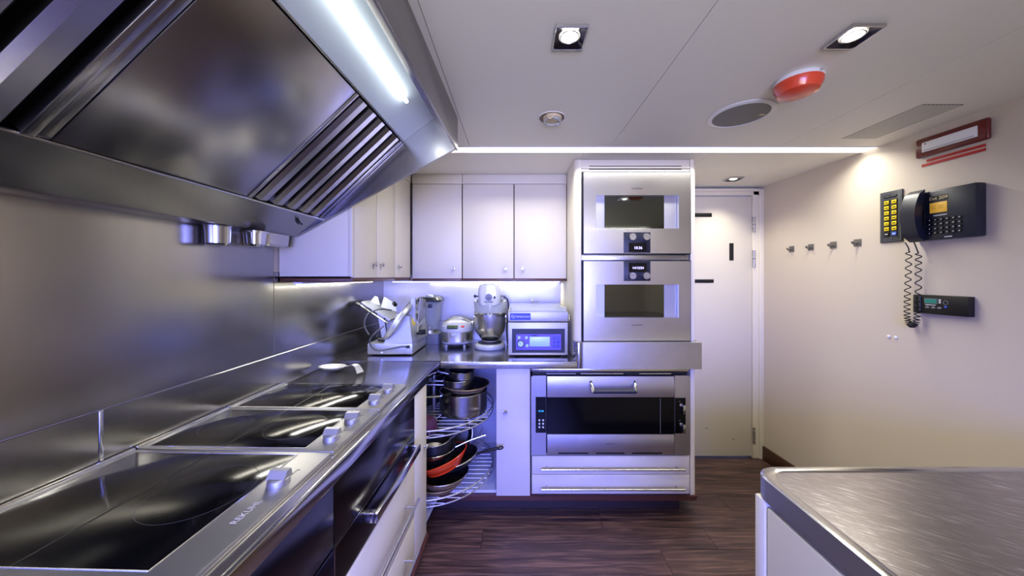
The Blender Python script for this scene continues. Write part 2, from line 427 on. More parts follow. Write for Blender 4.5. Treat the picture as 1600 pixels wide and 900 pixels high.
# ================================================================== LEFT RUN
# worktop
t = thing('worktop', 'long brushed steel worktop under the hood, holding the hobs', 'worktop', (0.3,0.9,0.873), L)
part('top_sheet', B(0.004,0.596,-0.3,1.893,0.902,CT,b=0.002), 'steel_top', t)
part('front_edge', B(0.594,0.608,-0.3,1.886,0.872,0.914,b=0.004), 'steel_bright', t)
part('core', B(0.004,0.59,-0.3,1.64,0.8755,0.9015), 'interior_white', t)
# back worktop
xl = -1.091+0.0275*1.893+0.006
mb = MB().prism([(xl,1.895),(-0.432,1.895),(-0.432,1.882),(0.366,1.882),(0.340,YB-0.007),(-1.014,YB-0.007)],'z',0.902,CT)
t = thing('worktop', 'brushed steel worktop along the back wall carrying the appliances', 'worktop', (-0.2,2.2,0.873))
part('top_sheet', mb, 'steel_top', t)
part('front_edge', B(-0.431,0.352,1.868,1.882,0.872,0.911,b=0.003), 'steel', t)
part('seam', B(-1.03,-0.434,1.892,1.898,0.9095,0.9106), 'steel_bright', t)

# hobs
def hob(u0,u1,g0,g1,knobs,label,ring,text=False):
    t = thing('hob', label, 'hob', (0.3,(u0+u1)/2,CT), L, 'hobs let into the long worktop')
    part('frame', B(0.016,0.567,u0+0.001,u1-0.001,CT+0.0005,0.9225,b=0.003), 'steel_hob', t)
    part('rear_trim', B(0.006,0.017,u0+0.001,u1-0.001,CT+0.0005,0.928,b=0.003), 'steel_bright', t)
    gl = part('glass', B(0.037,0.481,g0,g1,0.9185,0.9240,b=0.0012), 'glass_black', t)
    part('glass_rim', MB().tube([(0.036,g0-0.001,0.9228),(0.482,g0-0.001,0.9228),(0.482,g1+0.001,0.9228),(0.036,g1+0.001,0.9228)],0.0016,6,closed=True), 'steel_bright', gl)
    part('groove', B(0.2435,0.2485,g0+0.001,g1-0.001,0.9238,0.9243), 'black', gl)
    for (cx_,cy_,r) in ring:
        part('zone_ring', MB().lathe([(r-0.0007,0.9239),(r-0.0007,0.92415),(r,0.92415),(r,0.9239)],(cx_,cy_,0),48), 'zone_grey', gl)
    for k in knobs:
        kb = part('knob', MB().lathe([(0.0,0.9226),(0.023,0.9226),(0.0235,0.925),(0.022,0.936),(0.019,0.939),(0,0.939)],(0.524,k,0),28), 'steel_satin', t)
        part('grip', MB().prism([(k-0.013,0.937),(k-0.001,0.953),(k+0.012,0.953),(k+0.016,0.937)],'x',0.503,0.545), 'steel_satin', kb)
        part('dial_mark', B(0.529,0.5305,k+0.030,k+0.055,0.9224,0.9229).box(0.5305,0.536,k+0.053,k+0.055,0.9224,0.9229), 'text_dark', t)
    if text:
        part('lettering', text_mb('REKUHL', 0.020, lambda a,b: (0.528-b, 0.676+a*0.9, 0.9232), 0.01), 'etch_light', t)
hob(0.5255,0.904,0.5425,0.8857,[0.7666],'nearest hob, wide black glass plate with one steel knob',[(0.375,0.735,0.10)],True)
hob(0.906,1.188,0.921,1.172,[0.973,1.086],'middle hob, black glass between two others, two steel knobs',[(0.365,1.047,0.085),(0.14,1.047,0.07)])
hob(1.190,1.465,1.2006,1.4556,[1.2487,1.3686],'farthest hob, black glass, two knobs, nearest the slicer',[(0.365,1.330,0.085),(0.14,1.33,0.07)])

# oven drawer fronts under the hobs
FV = 0.600
t = thing('built_under_oven', 'dark glossy oven front under the nearest hob', 'oven', (0.3,0.3,0.12), L)
part('body', B(0.05,0.575,-0.3,0.855,0.12,0.868), 'gap_dark', t)
part('control_fascia', B(0.576,FV,-0.3,0.855,0.704,0.868,b=0.002), 'steel_dark', t)
part('oven_door', B(0.576,FV,-0.3,0.8555,0.12,0.698,b=0.003), 'steel_dark', t)
part('joint_strip', B(0.580,FV+0.001,0.8555,0.8595,0.12,0.699), 'steel_bright', t)
t = thing('warming_drawer', 'dark glossy warming drawer with square bar handle below the middle hob', 'drawer', (0.3,1.16,0.575), L)
part('body', B(0.05,0.575,0.86,1.470,0.575,0.868), 'gap_dark', t)
part('control_fascia', B(0.576,FV,0.857,1.470,0.704,0.868,b=0.002), 'steel_dark', t)
d = part('drawer_front', B(0.576,FV,0.861,1.470,0.577,0.698,b=0.003), 'steel_dark', t)
part('front_edge_line', B(0.590,FV+0.001,0.861,1.470,0.699,0.7015), 'steel_bright', t)
part('handle', B(FV+0.032,FV+0.046,1.002,1.415,0.655,0.684,b=0.002).box(FV,FV+0.034,1.002,1.024,0.655,0.684,b=0.002).box(FV,FV+0.034,1.395,1.415,0.655,0.684,b=0.002), 'steel_bright', d, 'thick square steel handle')

def bar_handle(name, parent, p0, p1, out, r=0.006, inset=0.05):
    """round bar between p0 and p1 held off the front by two posts; out = vector from front to bar"""
    p0, p1, out = Vector(p0), Vector(p1), Vector(out); d = (p1-p0).normalized()
    mb = MB().cyl(p0+out, p1+out, r, n=14)
    for q in (p0+d*inset, p1-d*inset): mb.cyl(q, q+out, r*0.75, n=12)
    return part(name, mb, 'steel', parent)
def knob(parent, c, out, r=0.0115):
    """small round cabinet knob; c on the door face, out = unit vector off the face"""
    out = Vector(out); M = Matrix.Translation(c) @ Vector((0,0,1)).rotation_difference(out).to_matrix().to_4x4()
    k = part('knob', MB().lathe([(0.0,0.0),(r*0.55,0.0),(r*0.5,0.008),(r,0.012),(r,0.017),(r*0.8,0.020),(0,0.021)],(0,0,0),20,M), 'chrome', parent)
    return k
t = thing('drawer_cabinet', 'white drawer unit with bar handles below the warming drawer', 'cabinet', (0.3,1.16,0.118), L)
part('body', B(0.05,0.580,0.86,1.470,0.119,0.573), 'cream', t)
for (z0,z1,hz) in [(0.330,0.568,0.456),(0.120,0.326,0.235)]:
    d = part('drawer_front', B(0.581,FV,0.862,1.470,z0,z1,b=0.003), 'cream', t)
    bar_handle('handle', d, (FV,0.90,hz), (FV,1.405,hz), (0.040,0,0))
t = thing('corner_door_cabinet', 'narrow white door at the end of the left run, beside the open corner', 'cabinet', (0.3,1.56,0.118), L)
part('side_panel', B(0.05,0.580,1.575,1.590,0.119,0.868), 'interior_white', t)
d = part('door', B(0.581,FV,1.474,1.647,0.119,0.868,b=0.003), 'cream', t)
knob(d, (FV,1.610,0.572), (1,0,0))

# ------------------------------------------------------------------ extractor hood
t = thing('extractor_hood', 'large brushed steel extractor hood along the left wall', 'hood', (0.4,0.7,1.574), L)
U0, U1 = -0.25, 1.424
P1, P2, P3, P4 = Vector((0.0915,0,1.574)), Vector((0.2075,0,1.650)), Vector((0.5635,0,1.980)), Vector((0.700,0,2.080))
part('bottom_channel', B(0.001,0.0915,U0,U1,1.574,1.582,b=0.001), 'steel_hood', t)
lp = part('lower_panel', MB().extrude([(P1.x,U0,P1.z),(P2.x,U0,P2.z),(P2.x-0.004,U0,P2.z+0.006),(P1.x-0.004,U0,P1.z+0.006)],(0,U1-U0,0)), 'steel_hood', t)
sd = (P3-P2).normalized(); nn = Vector((sd.z,0,-sd.x))                     # along the slope, and facing down into the room
part('panel_lip', MB().cyl(P2+Vector((0,U0,0))+nn*0.002, P2+Vector((0,U1,0))+nn*0.002, 0.0035, n=8), 'steel_bright', lp)
SL = (P3-P2).length
def slope_box(s0,s1,u0,u1,n0,n1,b=0.0):
    M = Matrix((( sd.x,0,nn.x,P2.x),(0,1,0,0),(sd.z,0,nn.z,P2.z),(0,0,0,1)))
    return MB().box(s0,s1,u0,u1,n0,n1,b=b,M=M)
part('blank_plate', slope_box(0.004,SL-0.003,0.614,1.040,-0.006,0.0,0.002), 'steel_hood', t, 'plain steel plate')
part('filler_strip', slope_box(0.004,SL-0.003,0.594,0.612,-0.006,-0.001,0.001), 'steel_hood', t)
part('bay_rim', slope_box(0.004,SL-0.003,0.574,0.592,-0.02,0.004,0.002), 'steel_hood', t)
part('filter_back', slope_box(0.0,SL,U0,1.422,-0.052,-0.046), 'gap_dark', t)
fr = part('filter_frame', slope_box(0.002,SL-0.002,1.042,1.056,-0.045,0.002,0.001), 'steel_hood', t)
part('filter_edge', slope_box(0.002,SL-0.002,1.410,1.422,-0.045,0.001,0.001), 'steel_hood', fr)
M_ = Matrix((( sd.x,0,nn.x,P2.x),(0,1,0,0),(sd.z,0,nn.z,P2.z),(0,0,0,1)))
def baffle(u, w):
    poly = [(0.004,u,-0.040),(0.004,u+0.006,-0.010),(0.004,u+w*0.38,-0.001),(0.004,u+w*0.92,-0.004),(0.004,u+w,-0.010),(0.004,u+w,-0.012),
            (0.004,u+w*0.9,-0.008),(0.004,u+w*0.4,-0.006),(0.004,u+0.010,-0.014),(0.004,u+0.004,-0.040)]
    return MB().extrude(poly,(SL-0.010,0,0),M=M_)
nb = 5; pitch = (1.410-1.060)/nb
for i in range(nb): part('filter_baffle', baffle(1.074+i*pitch, pitch-0.018), 'steel_hood', t, angle=20)
for i in range(6): part('filter_baffle', baffle(0.120+i*0.076, 0.058), 'steel_hood', t, angle=20)
# light bay at the top of the slope
s2 = (P4-P3).normalized(); n2 = Vector((s2.z,0,-s2.x)); SL2 = (P4-P3).length
M2 = Matrix(((s2.x,0,n2.x,P3.x),(0,1,0,0),(s2.z,0,n2.z,P3.z),(0,0,0,1)))
lb = part('light_panel', MB().box(0.001,SL2,U0,U1,-0.006,0.0,M=M2), 'hood_panel', t, 'bright lit panel carrying the lamp')
part('panel_bead', MB().tube([M2 @ Vector((0.004,U0,0.001)), M2 @ Vector((0.004,U1,0.001))],0.003,8), 'steel_hood', lb)
part('light_tube', MB().tube([M2 @ Vector((SL2*0.66,0.0,0.016)), M2 @ Vector((SL2*0.66,1.20,0.016))],0.006,14), 'hood_tube', t, 'glowing white lamp tube')
part('top_strip', B(0.702,0.79,U0,U1,2.076,2.082), 'steel_hood', t)
part('front_fascia', B(0.790,0.800,U0,1.440,1.946,2.088,b=0.002), 'steel_hood', t)
part('end_panel', MB().prism([(0.0,1.5745),(0.0915,1.5745),(0.7895,1.948),(0.7895,2.086),(0.0,2.086)],'y',1.4245,1.440), 'steel_hood', t)
k = Vector((0.169,1.332,1.6246)); nl = Vector((0.55,0,-0.835))
kn = part('drain_knob', MB().cyl(k,k+nl*0.012,0.006,n=12), 'black', lp)
part('lever', MB().cyl(k+nl*0.011+Vector((-0.007,0.010,0)),k+nl*0.011+Vector((0.007,-0.010,0)),0.0035,n=8).cyl(k+nl*0.011+Vector((-0.007,-0.008,0.004)),k+nl*0.011+Vector((0.006,0.010,-0.002)),0.003,n=8), 'black', kn)

# steel containers hung under the rear of the hood
def pan_box(name,label,cat,v0,v1,u0,u1,z0,z1,m,rim=True):
    t = thing(name,label,cat,((v0+v1)/2,(u0+u1)/2,z0),L)
    bm_ = MB()
    secs = [(z0,0.010),(z0+0.008,0.003),(z1,0.0)]
    rings = []
    for z,i in secs: rings.append([(a,b,z) for a,b in round_rect(v0+i,v1-i,u0+i,u1-i,0.016)])
    n = len(rings[0]); vs = [p for r_ in rings for p in r_]; fs = [tuple(range(n-1,-1,-1))]
    for q in range(len(rings)-1):
        for j in range(n): fs.append((q*n+j,q*n+(j+1)%n,(q+1)*n+(j+1)%n,(q+1)*n+j))
    fs.append(tuple((len(rings)-1)*n+j for j in range(n)))
    bm_.add(vs,fs)
    part('tub', bm_, m, t)
    if rim: part('rim', MB().prism(round_rect(v0-0.008,v1+0.008,u0-0.008,u1+0.008,0.018),'z',z1-0.001,z1+0.005), 'steel_bright', t)
    return t
t = thing('grease_cup','round steel grease cup hanging under the hood, leftmost of three','container',(0.05,1.115,1.505),L)
part('cup', MB().lathe([(0,1.506),(0.028,1.506),(0.034,1.512),(0.036,1.573),(0,1.573)],(0.045,1.115,0),28), 'pot_steel', t)
part('rim', MB().torus((0.045,1.115,1.571),0.0365,0.0025), 'steel_bright', t)
pan_box('grease_tray','small bright steel tray with a rim under the hood, between cup and box','container',0.050,0.110,1.195,1.255,1.512,1.563,'chrome')
pan_box('grease_tray','larger dull grey steel box under the hood corner','container',0.020,0.088,1.275,1.405,1.522,1.573,'steel_worn',False)

# ------------------------------------------------------------------ upper cabinets on the left
UB, UT = 1.402, 2.021
V0 = 0.330
def upper_left(label,u0,u1,doors,knobs,side=False):
    t = thing('wall_cabinet',label,'cabinet',(0.16,(u0+u1)/2,UB-0.02),L,'wall cabinets')
    part('body', B(0.002,V0-0.020,u0+(0.016 if side else 0.001),u1-0.001,UB,CEIL-0.002), 'cream', t)
    if side: part('side_panel', B(0.002,V0-0.019,u0,u0+0.015,UB-0.002,CEIL-0.002,b=0.001), 'cream', t)
    part('filler_strip', B(V0-0.019,V0,u0+(0.016 if side else 0.001),u1-0.001,UT+0.003,CEIL-0.002,b=0.001), 'cream', t)
    if side: part('front_edge', B(V0-0.019,V0,u0,u0+0.015,UB-0.002,CEIL-0.002,b=0.002), 'cream', t)
    part('gap_shade_plate', B(V0-0.0198,V0-0.0192,doors[0][0]+0.004,doors[-1][1]-0.004,UB-0.004,UT+0.004), 'gap_dark', t)  # dark plate stands in for the shade in the door gaps
    for (a,b),kz in zip(doors,knobs):
        d = part('door', B(V0-0.019,V0,a+0.0018,b-0.0018,UB-0.008,UT,b=0.002), 'cream', t)
        knob(d,(V0,kz,1.462),(1,0,0))
    part('wood_bead', B(0.004,V0+0.002,u0,u1-0.001,UB-0.027,UB-0.009,b=0.003), 'walnut_trim', t)
    return t
upper_left('cream two-door wall cabinet on the left wall, just past the hood',1.448,1.921,[(1.466,1.687),(1.687,1.921)],[1.652,1.735],True)
upper_left('cream single-door wall cabinet in the corner of the left wall',1.922,2.19,[(1.923,2.178)],[1.975])
YU = 2.199
def upper_back(label,x0,x1,doors,knobs):
    t = thing('wall_cabinet',label,'cabinet',((x0+x1)/2,2.36,UB-0.03),W,'wall cabinets')
    part('body', B(x0+0.001,x1-0.001,YU+0.020,YB-0.003,UB-0.012,CEIL-0.002), 'cream', t)
    part('filler_strip', B(x0+0.001,x1-0.001,YU,YU+0.019,UT+0.003,CEIL-0.002,b=0.001), 'cream', t)
    part('gap_shade_plate', B(doors[0][0]-0.001,doors[-1][1]+0.001,YU+0.0192,YU+0.0198,UB-0.012,UT+0.004), 'gap_dark', t)  # dark sheet behind the doors, shade of the gaps put into its colour
    for (a,b),kx in zip(doors,knobs):
        d = part('door', B(a+0.0030,b-0.0030,YU,YU+0.019,UB-0.016,UT,b=0.002), 'cream', t)
        knob(d,(kx,YU,PZ(419,YU)),(0,-1,0),0.0125)
    part('wood_bead', B(x0+0.001,x1-0.001,YU-0.002,YB-0.004,UB-0.032,UB-0.0165,b=0.003), 'walnut_trim', t)
    return t
upper_back('cream single-door wall cabinet on the back wall, beside the corner',-0.700,-0.362,[(-0.700,-0.362)],[PX(709,YU)])
upper_back('cream two-door wall cabinet on the back wall, beside the oven tower',-0.361,0.343,[(-0.361,-0.0125),(-0.0125,0.343)],[PX(790,YU),PX(816.5,YU)])
# lights under the wall cabinets
t = thing('undercabinet_light','glowing strip under the wall cabinets of the back wall','light',(-0.17,2.33,UB-0.045))
part('housing', B(-0.93,0.335,2.43,2.47,UB-0.0405,UB-0.0325), 'white_paint', t)
part('diffuser', B(-0.92,0.325,2.435,2.465,UB-0.0445,UB-0.0406), 'undercab_led', t)
area_light('strip_lamp', (-0.18,2.45,UB-0.048), (0,0,0), 1.0, 0.03, 2.6, (1,0.97,0.88))
t = thing('undercabinet_light','glowing strip under the wall cabinets of the left wall','light',(0.07,1.8,UB-0.04),L)
part('housing', B(0.050,0.090,1.47,2.17,UB-0.0355,UB-0.0275), 'white_paint', t)
part('diffuser', B(0.055,0.085,1.48,2.16,UB-0.0395,UB-0.0356), 'undercab_led', t)
area_light('strip_lamp', tuple(L @ Vector((0.07,1.82,UB-0.043))), (0,0,-AL), 0.03, 0.66, 2.8, (1,0.97,0.90))

# ================================================================== BACK RUN
# tall oven tower
t = thing('oven_tower_cabinet','tall cream cabinet with rounded edges housing two ovens','cabinet',(0.7,2.2,0.118))
mb = MB().prism(round_rect(0.345,0.384,1.915,YB-0.004,0.036,(0,0,1,0)),'z',0.915,CEIL-0.002)
part('left_side', mb, 'cream_edge', t)
mb = MB().prism(round_rect(1.024,1.062,1.915,YB-0.028,0.030,(0,0,0,1)),'z',0.118,CEIL-0.002)
part('right_side', mb, 'cream_edge', t)
hd = part('header', B(0.385,1.023,1.921,1.945,2.016,CEIL-0.002,b=0.002), 'cream_edge', t)
part('vent_slat', B(0.385,1.023,1.913,1.921,2.034,2.045,b=0.002), 'cream_edge', hd)
part('vent_slot', B(0.43,0.975,1.9195,1.9212,2.046,2.051), 'black', hd)
part('vent_slot', B(0.43,0.975,1.9195,1.9212,2.0285,2.0335), 'black', hd)
part('divider_rail', B(0.385,1.012,1.912,1.94,1.494,1.529,b=0.002), 'steel', t, 'steel rail between the ovens')
part('back_panel', B(0.385,1.023,2.45,2.47,0.118,2.016), 'cream', t)

def framed_door(x0,x1,z0,z1,hx0,hx1,hz0,hz1,y0,y1):
    m = MB()
    m.box(x0,hx0,y0,y1,z0,z1).box(hx1,x1,y0,y1,z0,z1).box(hx0,hx1,y0,y1,z0,hz0).box(hx0,hx1,y0,y1,hz1,z1)
    return m
OY = 1.893
def oven(label, ptop, pbot, wtop, wbot, ctrl, kn_y, disp, digits, logo_y, rail):
    x0, x1 = PX(911,OY), PX(1080,OY); z1, z0 = PZ(ptop,OY), PZ(pbot,OY)
    hx0, hx1, hz1, hz0 = PX(931,OY), PX(1060.5,OY), PZ(wtop,OY), PZ(wbot,OY)
    t = thing('built_in_oven',label,'oven',((x0+x1)/2,2.1,z0),W,'ovens stacked in the tower')
    part('body', B(x0+0.01,x1-0.015,OY+0.030,2.44,z0+0.006,z1-0.006), 'gap_dark', t)
    d = part('oven_door', framed_door(x0+0.004,x1-0.004,z0+0.004,z1-0.004,hx0,hx1,hz0,hz1,OY,OY+0.018), 'steel_oven', t)
    part('door_edge', framed_door(x0,x1,z0,z1,x0+0.0045,x1-0.0045,z0+0.0045,z1-0.0045,OY+0.002,OY+0.024), 'navy', d)
    part('window_pocket', B(hx0-0.004,hx1+0.004,OY+0.0245,OY+0.0285,hz0-0.004,hz1+0.004), 'steel_satin', d)
    part('window_glass', B(PX(946,OY),PX(1040,OY),OY+0.0195,OY+0.0242,hz0+0.001,hz1-0.001), 'glass_oven', d)
    cz1, cz0 = PZ(ctrl[0],OY), PZ(ctrl[1],OY)
    c = part('control_panel', B(PX(974.5,OY),PX(1016,OY),OY-0.004,OY+0.001,cz0,cz1,b=0.0015), 'navy', t)
    part('display', B(PX(982,OY),PX(1010,OY),OY-0.0048,OY-0.0038,PZ(disp[1],OY),PZ(disp[0],OY)), 'black_gloss', c)
    part('digits', front_text(digits,0.022 if len(digits) < 6 else 0.019,PX(996.5,OY),OY-0.0052,PZ((disp[0]+disp[1])/2+1,OY)), 'display_digits', c)
    for px in (987,1008.5):
        part('knob', MB().cyl((PX(px,OY),OY-0.022,PZ(kn_y,OY)),(PX(px,OY),OY-0.004,PZ(kn_y,OY)),0.0195,0.0215,n=28), 'steel', c)
    part('lettering', front_text('GAGGENAU',0.0115,PX(995.5,OY),OY-0.0006,PZ(logo_y,OY)), 'text_dark', d)
    return t
oven('upper steel oven in the tower, controls below its window',268,397,305,357,(363,395),370.5,(379.5,393.5),'10:36',294.5,True)
t = oven('lower steel oven in the tower, controls above its window',407,533.5,444.5,496.5,(407.5,439),431,(410.5,425),'14/12/24',508,False)
# what shows through the window of the lower oven: a rack and a fan grille
gx0, gx1 = PX(953,OY), PX(1034,OY)

# steel guard round the foot of the tower
t = thing('steel_guard','brushed steel guard band wrapped around the tower below the ovens','guard',(0.7,1.88,0.872))
mb = MB().prism(round_rect(0.372,1.068,1.862,1.912,0.016,(0,0,1,1)),'z',0.871,1.022)
part('front_band', mb, 'steel_worn', t)
part('side_return', B(1.0635,1.068,1.913,2.02,0.871,1.022,b=0.001), 'steel_worn', t)
mb = MB().prism([(0.340,1.95),(0.340,1.915),(0.346,1.895),(0.371,1.880),(0.371,1.8875),(0.352,1.899),(0.3445,1.917),(0.3445,1.95)],'z',0.9115,1.022)
part('corner_return', mb, 'steel', t)
part('corner_foot', B(0.354,0.371,1.868,1.8805,0.872,1.020,b=0.003), 'steel', t)

# wide oven
WY = 1.890
X = lambda px: PX(px,WY); Z = lambda py: PZ(py,WY)
t = thing('wide_oven','wide steel oven with a dark window under the steel guard band','oven',(0.55,2.1,Z(712)))
part('body', B(X(831)+0.01,X(1078)-0.01,WY+0.030,2.44,Z(711),Z(580)), 'gap_dark', t)
part('top_rail', B(X(830),X(1078),WY+0.012,WY+0.03,Z(581.5),Z(577.5),b=0.001), 'steel_bright', t)
part('vent_slot', B(X(832),X(1077),WY+0.020,WY+0.03,Z(586),Z(582)), 'black', t)
for (a,b) in [(854,900),(908,975),(1000,1050)]:
    part('vent_lip', B(X(a),X(b),WY+0.010,WY+0.019,Z(585.4),Z(584)), 'steel', t)
def column(a,b,round_side,label):
    m = MB().prism(round_rect(X(a),X(b),Z(711),Z(587),0.014,(round_side>0,round_side<0,0,0)),'y',WY,WY+0.029)
    return part('side_column', m, 'steel_worn', t, label)
cl = column(830,853.2,-1,'steel column with clock and buttons')
part('control_glass', B(X(837),X(853),WY-0.0025,WY+0.001,Z(676),Z(620)), 'glass_black', cl)
part('clock_digits', front_text('12:46',0.015,X(845),WY-0.0032,Z(642)), 'cyan_digits', cl)
for i in range(3):
    for px in (842.7,848.5):
        part('button', MB().sphere((X(px),WY-0.0025,Z(656.5+i*5.4)),0.0062,12,6,sy=0.5), 'plastic_white', cl)
cr_ = column(1054.2,1078.5,1,'steel column with two toggles')
part('control_glass', B(X(1054.6),X(1071),WY-0.0025,WY+0.001,Z(677),Z(621.5)), 'glass_black', cr_)
for py in (631,661):
    part('toggle', B(X(1064.5),X(1068.5),WY-0.024,WY-0.0025,Z(py+14),Z(py),b=0.002).box(X(1061),X(1065),WY-0.008,WY-0.0025,Z(py+4),Z(py-1),b=0.001), 'steel_bright', cr_)
    part('toggle_mark', front_text('- +',0.010,X(1061),WY-0.0032,Z(py-4)), 'text_white', cr_)
def bulge(z0,z1,y_in=0.029,bow=0.006):
    pts = [(WY-0.002-bow*math.sin(PI*i/8),z0+(z1-z0)*i/8) for i in range(9)]
    return pts+[(WY+y_in,z1),(WY+y_in,z0)]
dd = part('oven_door', MB().prism(bulge(Z(620.5),Z(588)),'x',X(855),X(1052.8)), 'steel_worn', t)
part('door_bottom', MB().prism(bulge(Z(710),Z(678.5)),'x',X(855),X(1052.8)), 'steel_worn', dd)
part('door_glass', B(X(855),X(1052.8),WY-0.003,WY+0.026,Z(678),Z(621)), 'glass_black', dd)
part('glass_line', B(X(1031),X(1031.8),WY-0.0036,WY-0.0025,Z(677),Z(622)), 'plastic_grey', dd)
for (a,b) in [(872,919),(931,975),(987,1034)]:
    part('vent_slot', B(X(a),X(b),WY-0.007,WY-0.001,Z(708.4),Z(706.4)), 'black', dd)
part('lettering', front_text('GAGGENAU',0.0105,X(953.5),WY-0.0085,Z(692.5)), 'text_dark', dd)
hz = Z(607.5)
hd = part('handle', MB().cyl((X(924),WY-0.048,hz),(X(989),WY-0.048,hz),0.0105,n=18), 'navy', dd, 'dark round grip')
for px, sgn in ((923,1),(990,-1)):
    part('handle_post', MB().tube([(X(px)-0.002*sgn,WY-0.005,Z(596)),(X(px),WY-0.025,Z(599)),(X(px)+0.004*sgn,WY-0.048,hz-0.002)],[0.008,0.009,0.0115],12), 'steel_bright', hd)

# drawers below the wide oven
t = thing('drawer_cabinet','white drawer unit with two long bar handles below the wide oven','cabinet',(0.55,2.1,0.118))
part('body', B(X(831),1.0225,1.925,2.44,0.119,Z(713)-0.002), 'cream', t)
for (a,b,h) in [(714.5,743,734.5),(744.3,774,765.5)]:
    d = part('drawer_front', B(X(831.5),X(1079),1.903,1.924,Z(b),Z(a),b=0.002), 'cream', t)
    Yh = 1.868
    bar_handle('handle', d, (PX(846,Yh),1.903,PZ(h,Yh)), (PX(1071,Yh),1.903,PZ(h,Yh)), (0,-0.035,0), 0.0058, 0.035)
# narrow base cabinet next to the open corner
t = thing('base_cabinet','narrow white base cabinet door between open corner and wide oven','cabinet',(-0.02,2.2,0.118))
part('side_panel', B(PX(776,YF),PX(776,YF)+0.016,1.925,2.50,0.119,0.868), 'interior_white', t)
part('side_panel', B(0.066,0.082,1.925,2.44,0.119,0.868), 'interior_white', t)
d = part('door', B(PX(775.5,1.905),PX(828.3,1.905),1.905,1.924,0.119,0.862,b=0.002), 'cream', t)
knob(d,(PX(789.5,1.905),1.905,PZ(643.5,1.905)),(0,-1,0),0.0125)

# open corner cabinet
t = thing('corner_cabinet','open corner base cabinet with white interior','cabinet',(-0.55,2.1,0.118))
part('bottom_board', MB().prism([(-0.445,1.935),(-0.117,1.935),(-0.117,2.49),(-1.004,2.49),(-1.010,1.66),(-0.47,1.66)],'z',0.1185,0.134), 'interior_white', t)
part('back_board', B(-1.0,-0.117,2.492,2.506,0.119,0.868), 'interior_white', t)
part('side_board', B(-1.014,-1.006,1.68,2.49,0.135,0.868), 'interior_white', t)

# carousel with two wire trays
CC = (-0.505, 2.012)
t = thing('corner_carousel','chrome wire carousel swung out of the open corner cabinet','carousel',(CC[0],CC[1],0.135))
part('pole', MB().cyl((CC[0],CC[1],0.1345),(CC[0],CC[1],0.866),0.012,n=14), 'steel_satin', t)
RR = 0.364
def tray(zb):
    b = part('wire_basket', MB().torus((CC[0],CC[1],zb+0.030),RR,0.0042,n=72), 'steel_satin', t)
    part('lower_rail', MB().torus((CC[0],CC[1],zb-0.004),RR-0.002,0.0036,n=72), 'steel_satin', b)
    n = 17
    for i in range(n):
        yy = -RR+0.03+(2*RR-0.06)*i/(n-1); hw = math.sqrt(max(0.0,(RR-0.003)**2-yy*yy))
        part('wire', MB().cyl((CC[0]-hw,CC[1]+yy,zb),(CC[0]+hw,CC[1]+yy,zb),0.0027,n=6), 'steel_satin', b)
    for i in range(12):
        a = 2*PI*(i+0.35)/12; c_, s_ = CC[0]+RR*math.cos(a), CC[1]+RR*math.sin(a)
        part('upright', MB().cyl((c_,s_,zb-0.008),(c_,s_,zb+0.030),0.0028,n=6), 'steel_satin', b)
    part('cross_bar', MB().cyl((CC[0],CC[1]-RR,zb-0.005),(CC[0],CC[1]+RR,zb-0.005),0.003,n=6), 'steel_satin', b)
ZU, ZL = 0.585, 0.235
tray(ZU); tray(ZL)

# ------------------------------------------------------------------ pots and pans
def pan(name,label,c,r,h,m,rim_m=None,flare=0.0,tilt=0,tilt_axis=0.0,thick=0.003,group='pots and pans on the corner carousel',inner=None,cat='pan'):
    """open pan; c = centre of its base, tilted by tilt degrees about a horizontal axis pointing along tilt_axis degrees"""
    t = bpy.data.objects.new(name,None); C.objects.link(t); OFF[t.name] = Vector((0,0,0)); tag(t,label,cat,group)
    ax = Vector((math.cos(math.radians(tilt_axis)),math.sin(math.radians(tilt_axis)),0))
    t.matrix_world = Matrix.Translation(c) @ Matrix.Rotation(math.radians(tilt),4,ax)
    rb = r-flare
    out = [(0,0),(rb-0.012,0),(rb-0.003,0.003),(rb,0.012)]+[(rb+flare*(k/5)**0.7,0.012+(h-0.012)*k/5) for k in range(1,6)]
    inn = [(max(p[0]-thick,0),max(p[1],thick)) for p in reversed(out)]; inn[0] = (r-thick,h)
    part('bowl', MB().shell(out+inn+[(0,thick)],(0,0,0),40), m, t)
    if inner: part('lining', MB().shell([(0,thick+0.0012),(rb-0.014,thick+0.0012),(rb-thick-0.0015,0.014)]+[(rb+flare*(k/5)**0.7-thick-0.0015,0.012+(h-0.012)*k/5) for k in range(1,6)],(0,0,0),40), inner, t)
    part('rim', MB().torus((0,0,h),r-thick*0.4,0.0028,n=48,k=6), rim_m or m, t)
    return t
def handle(t, r, z, ang, length, m, rise=0.02, w=0.010, th=0.006, hole=False, name='handle'):
    a = math.radians(ang); d = Vector((math.cos(a),math.sin(a),0)); pts = []
    for k in range(7):
        q = k/6; pts.append(d*(r-0.004+length*q)+Vector((0,0,z+rise*math.sin(q*PI*0.5))))
    h = part(name, MB().tube(pts,[w*0.75,w*0.7,w*0.8,w*0.95,w,w,w*0.85],10), m, t)
    if hole:
        e = pts[-1]+d*0.014; part('hang_loop', MB().torus(tuple(e),0.014,0.0045,n=24,k=8), m, h)
    return h
zt = ZU+0.003
p = pan('saucepan','large brushed steel saucepan on the upper carousel tray',(-0.318,1.985,zt),0.142,0.128,'pot_steel','steel_bright',cat='saucepan'); handle(p,0.142,0.108,207,0.20,'steel_bright',0.012,0.011)
p = pan('frying_pan','dark-lined pan with tan rim nested on top of the large saucepan',(-0.300,1.992,zt+0.131),0.138,0.030,'aluminium_worn','aluminium_worn',0.02,inner='black_pan'); handle(p,0.136,0.022,184,0.16,'steel_worn',0.005,0.008)
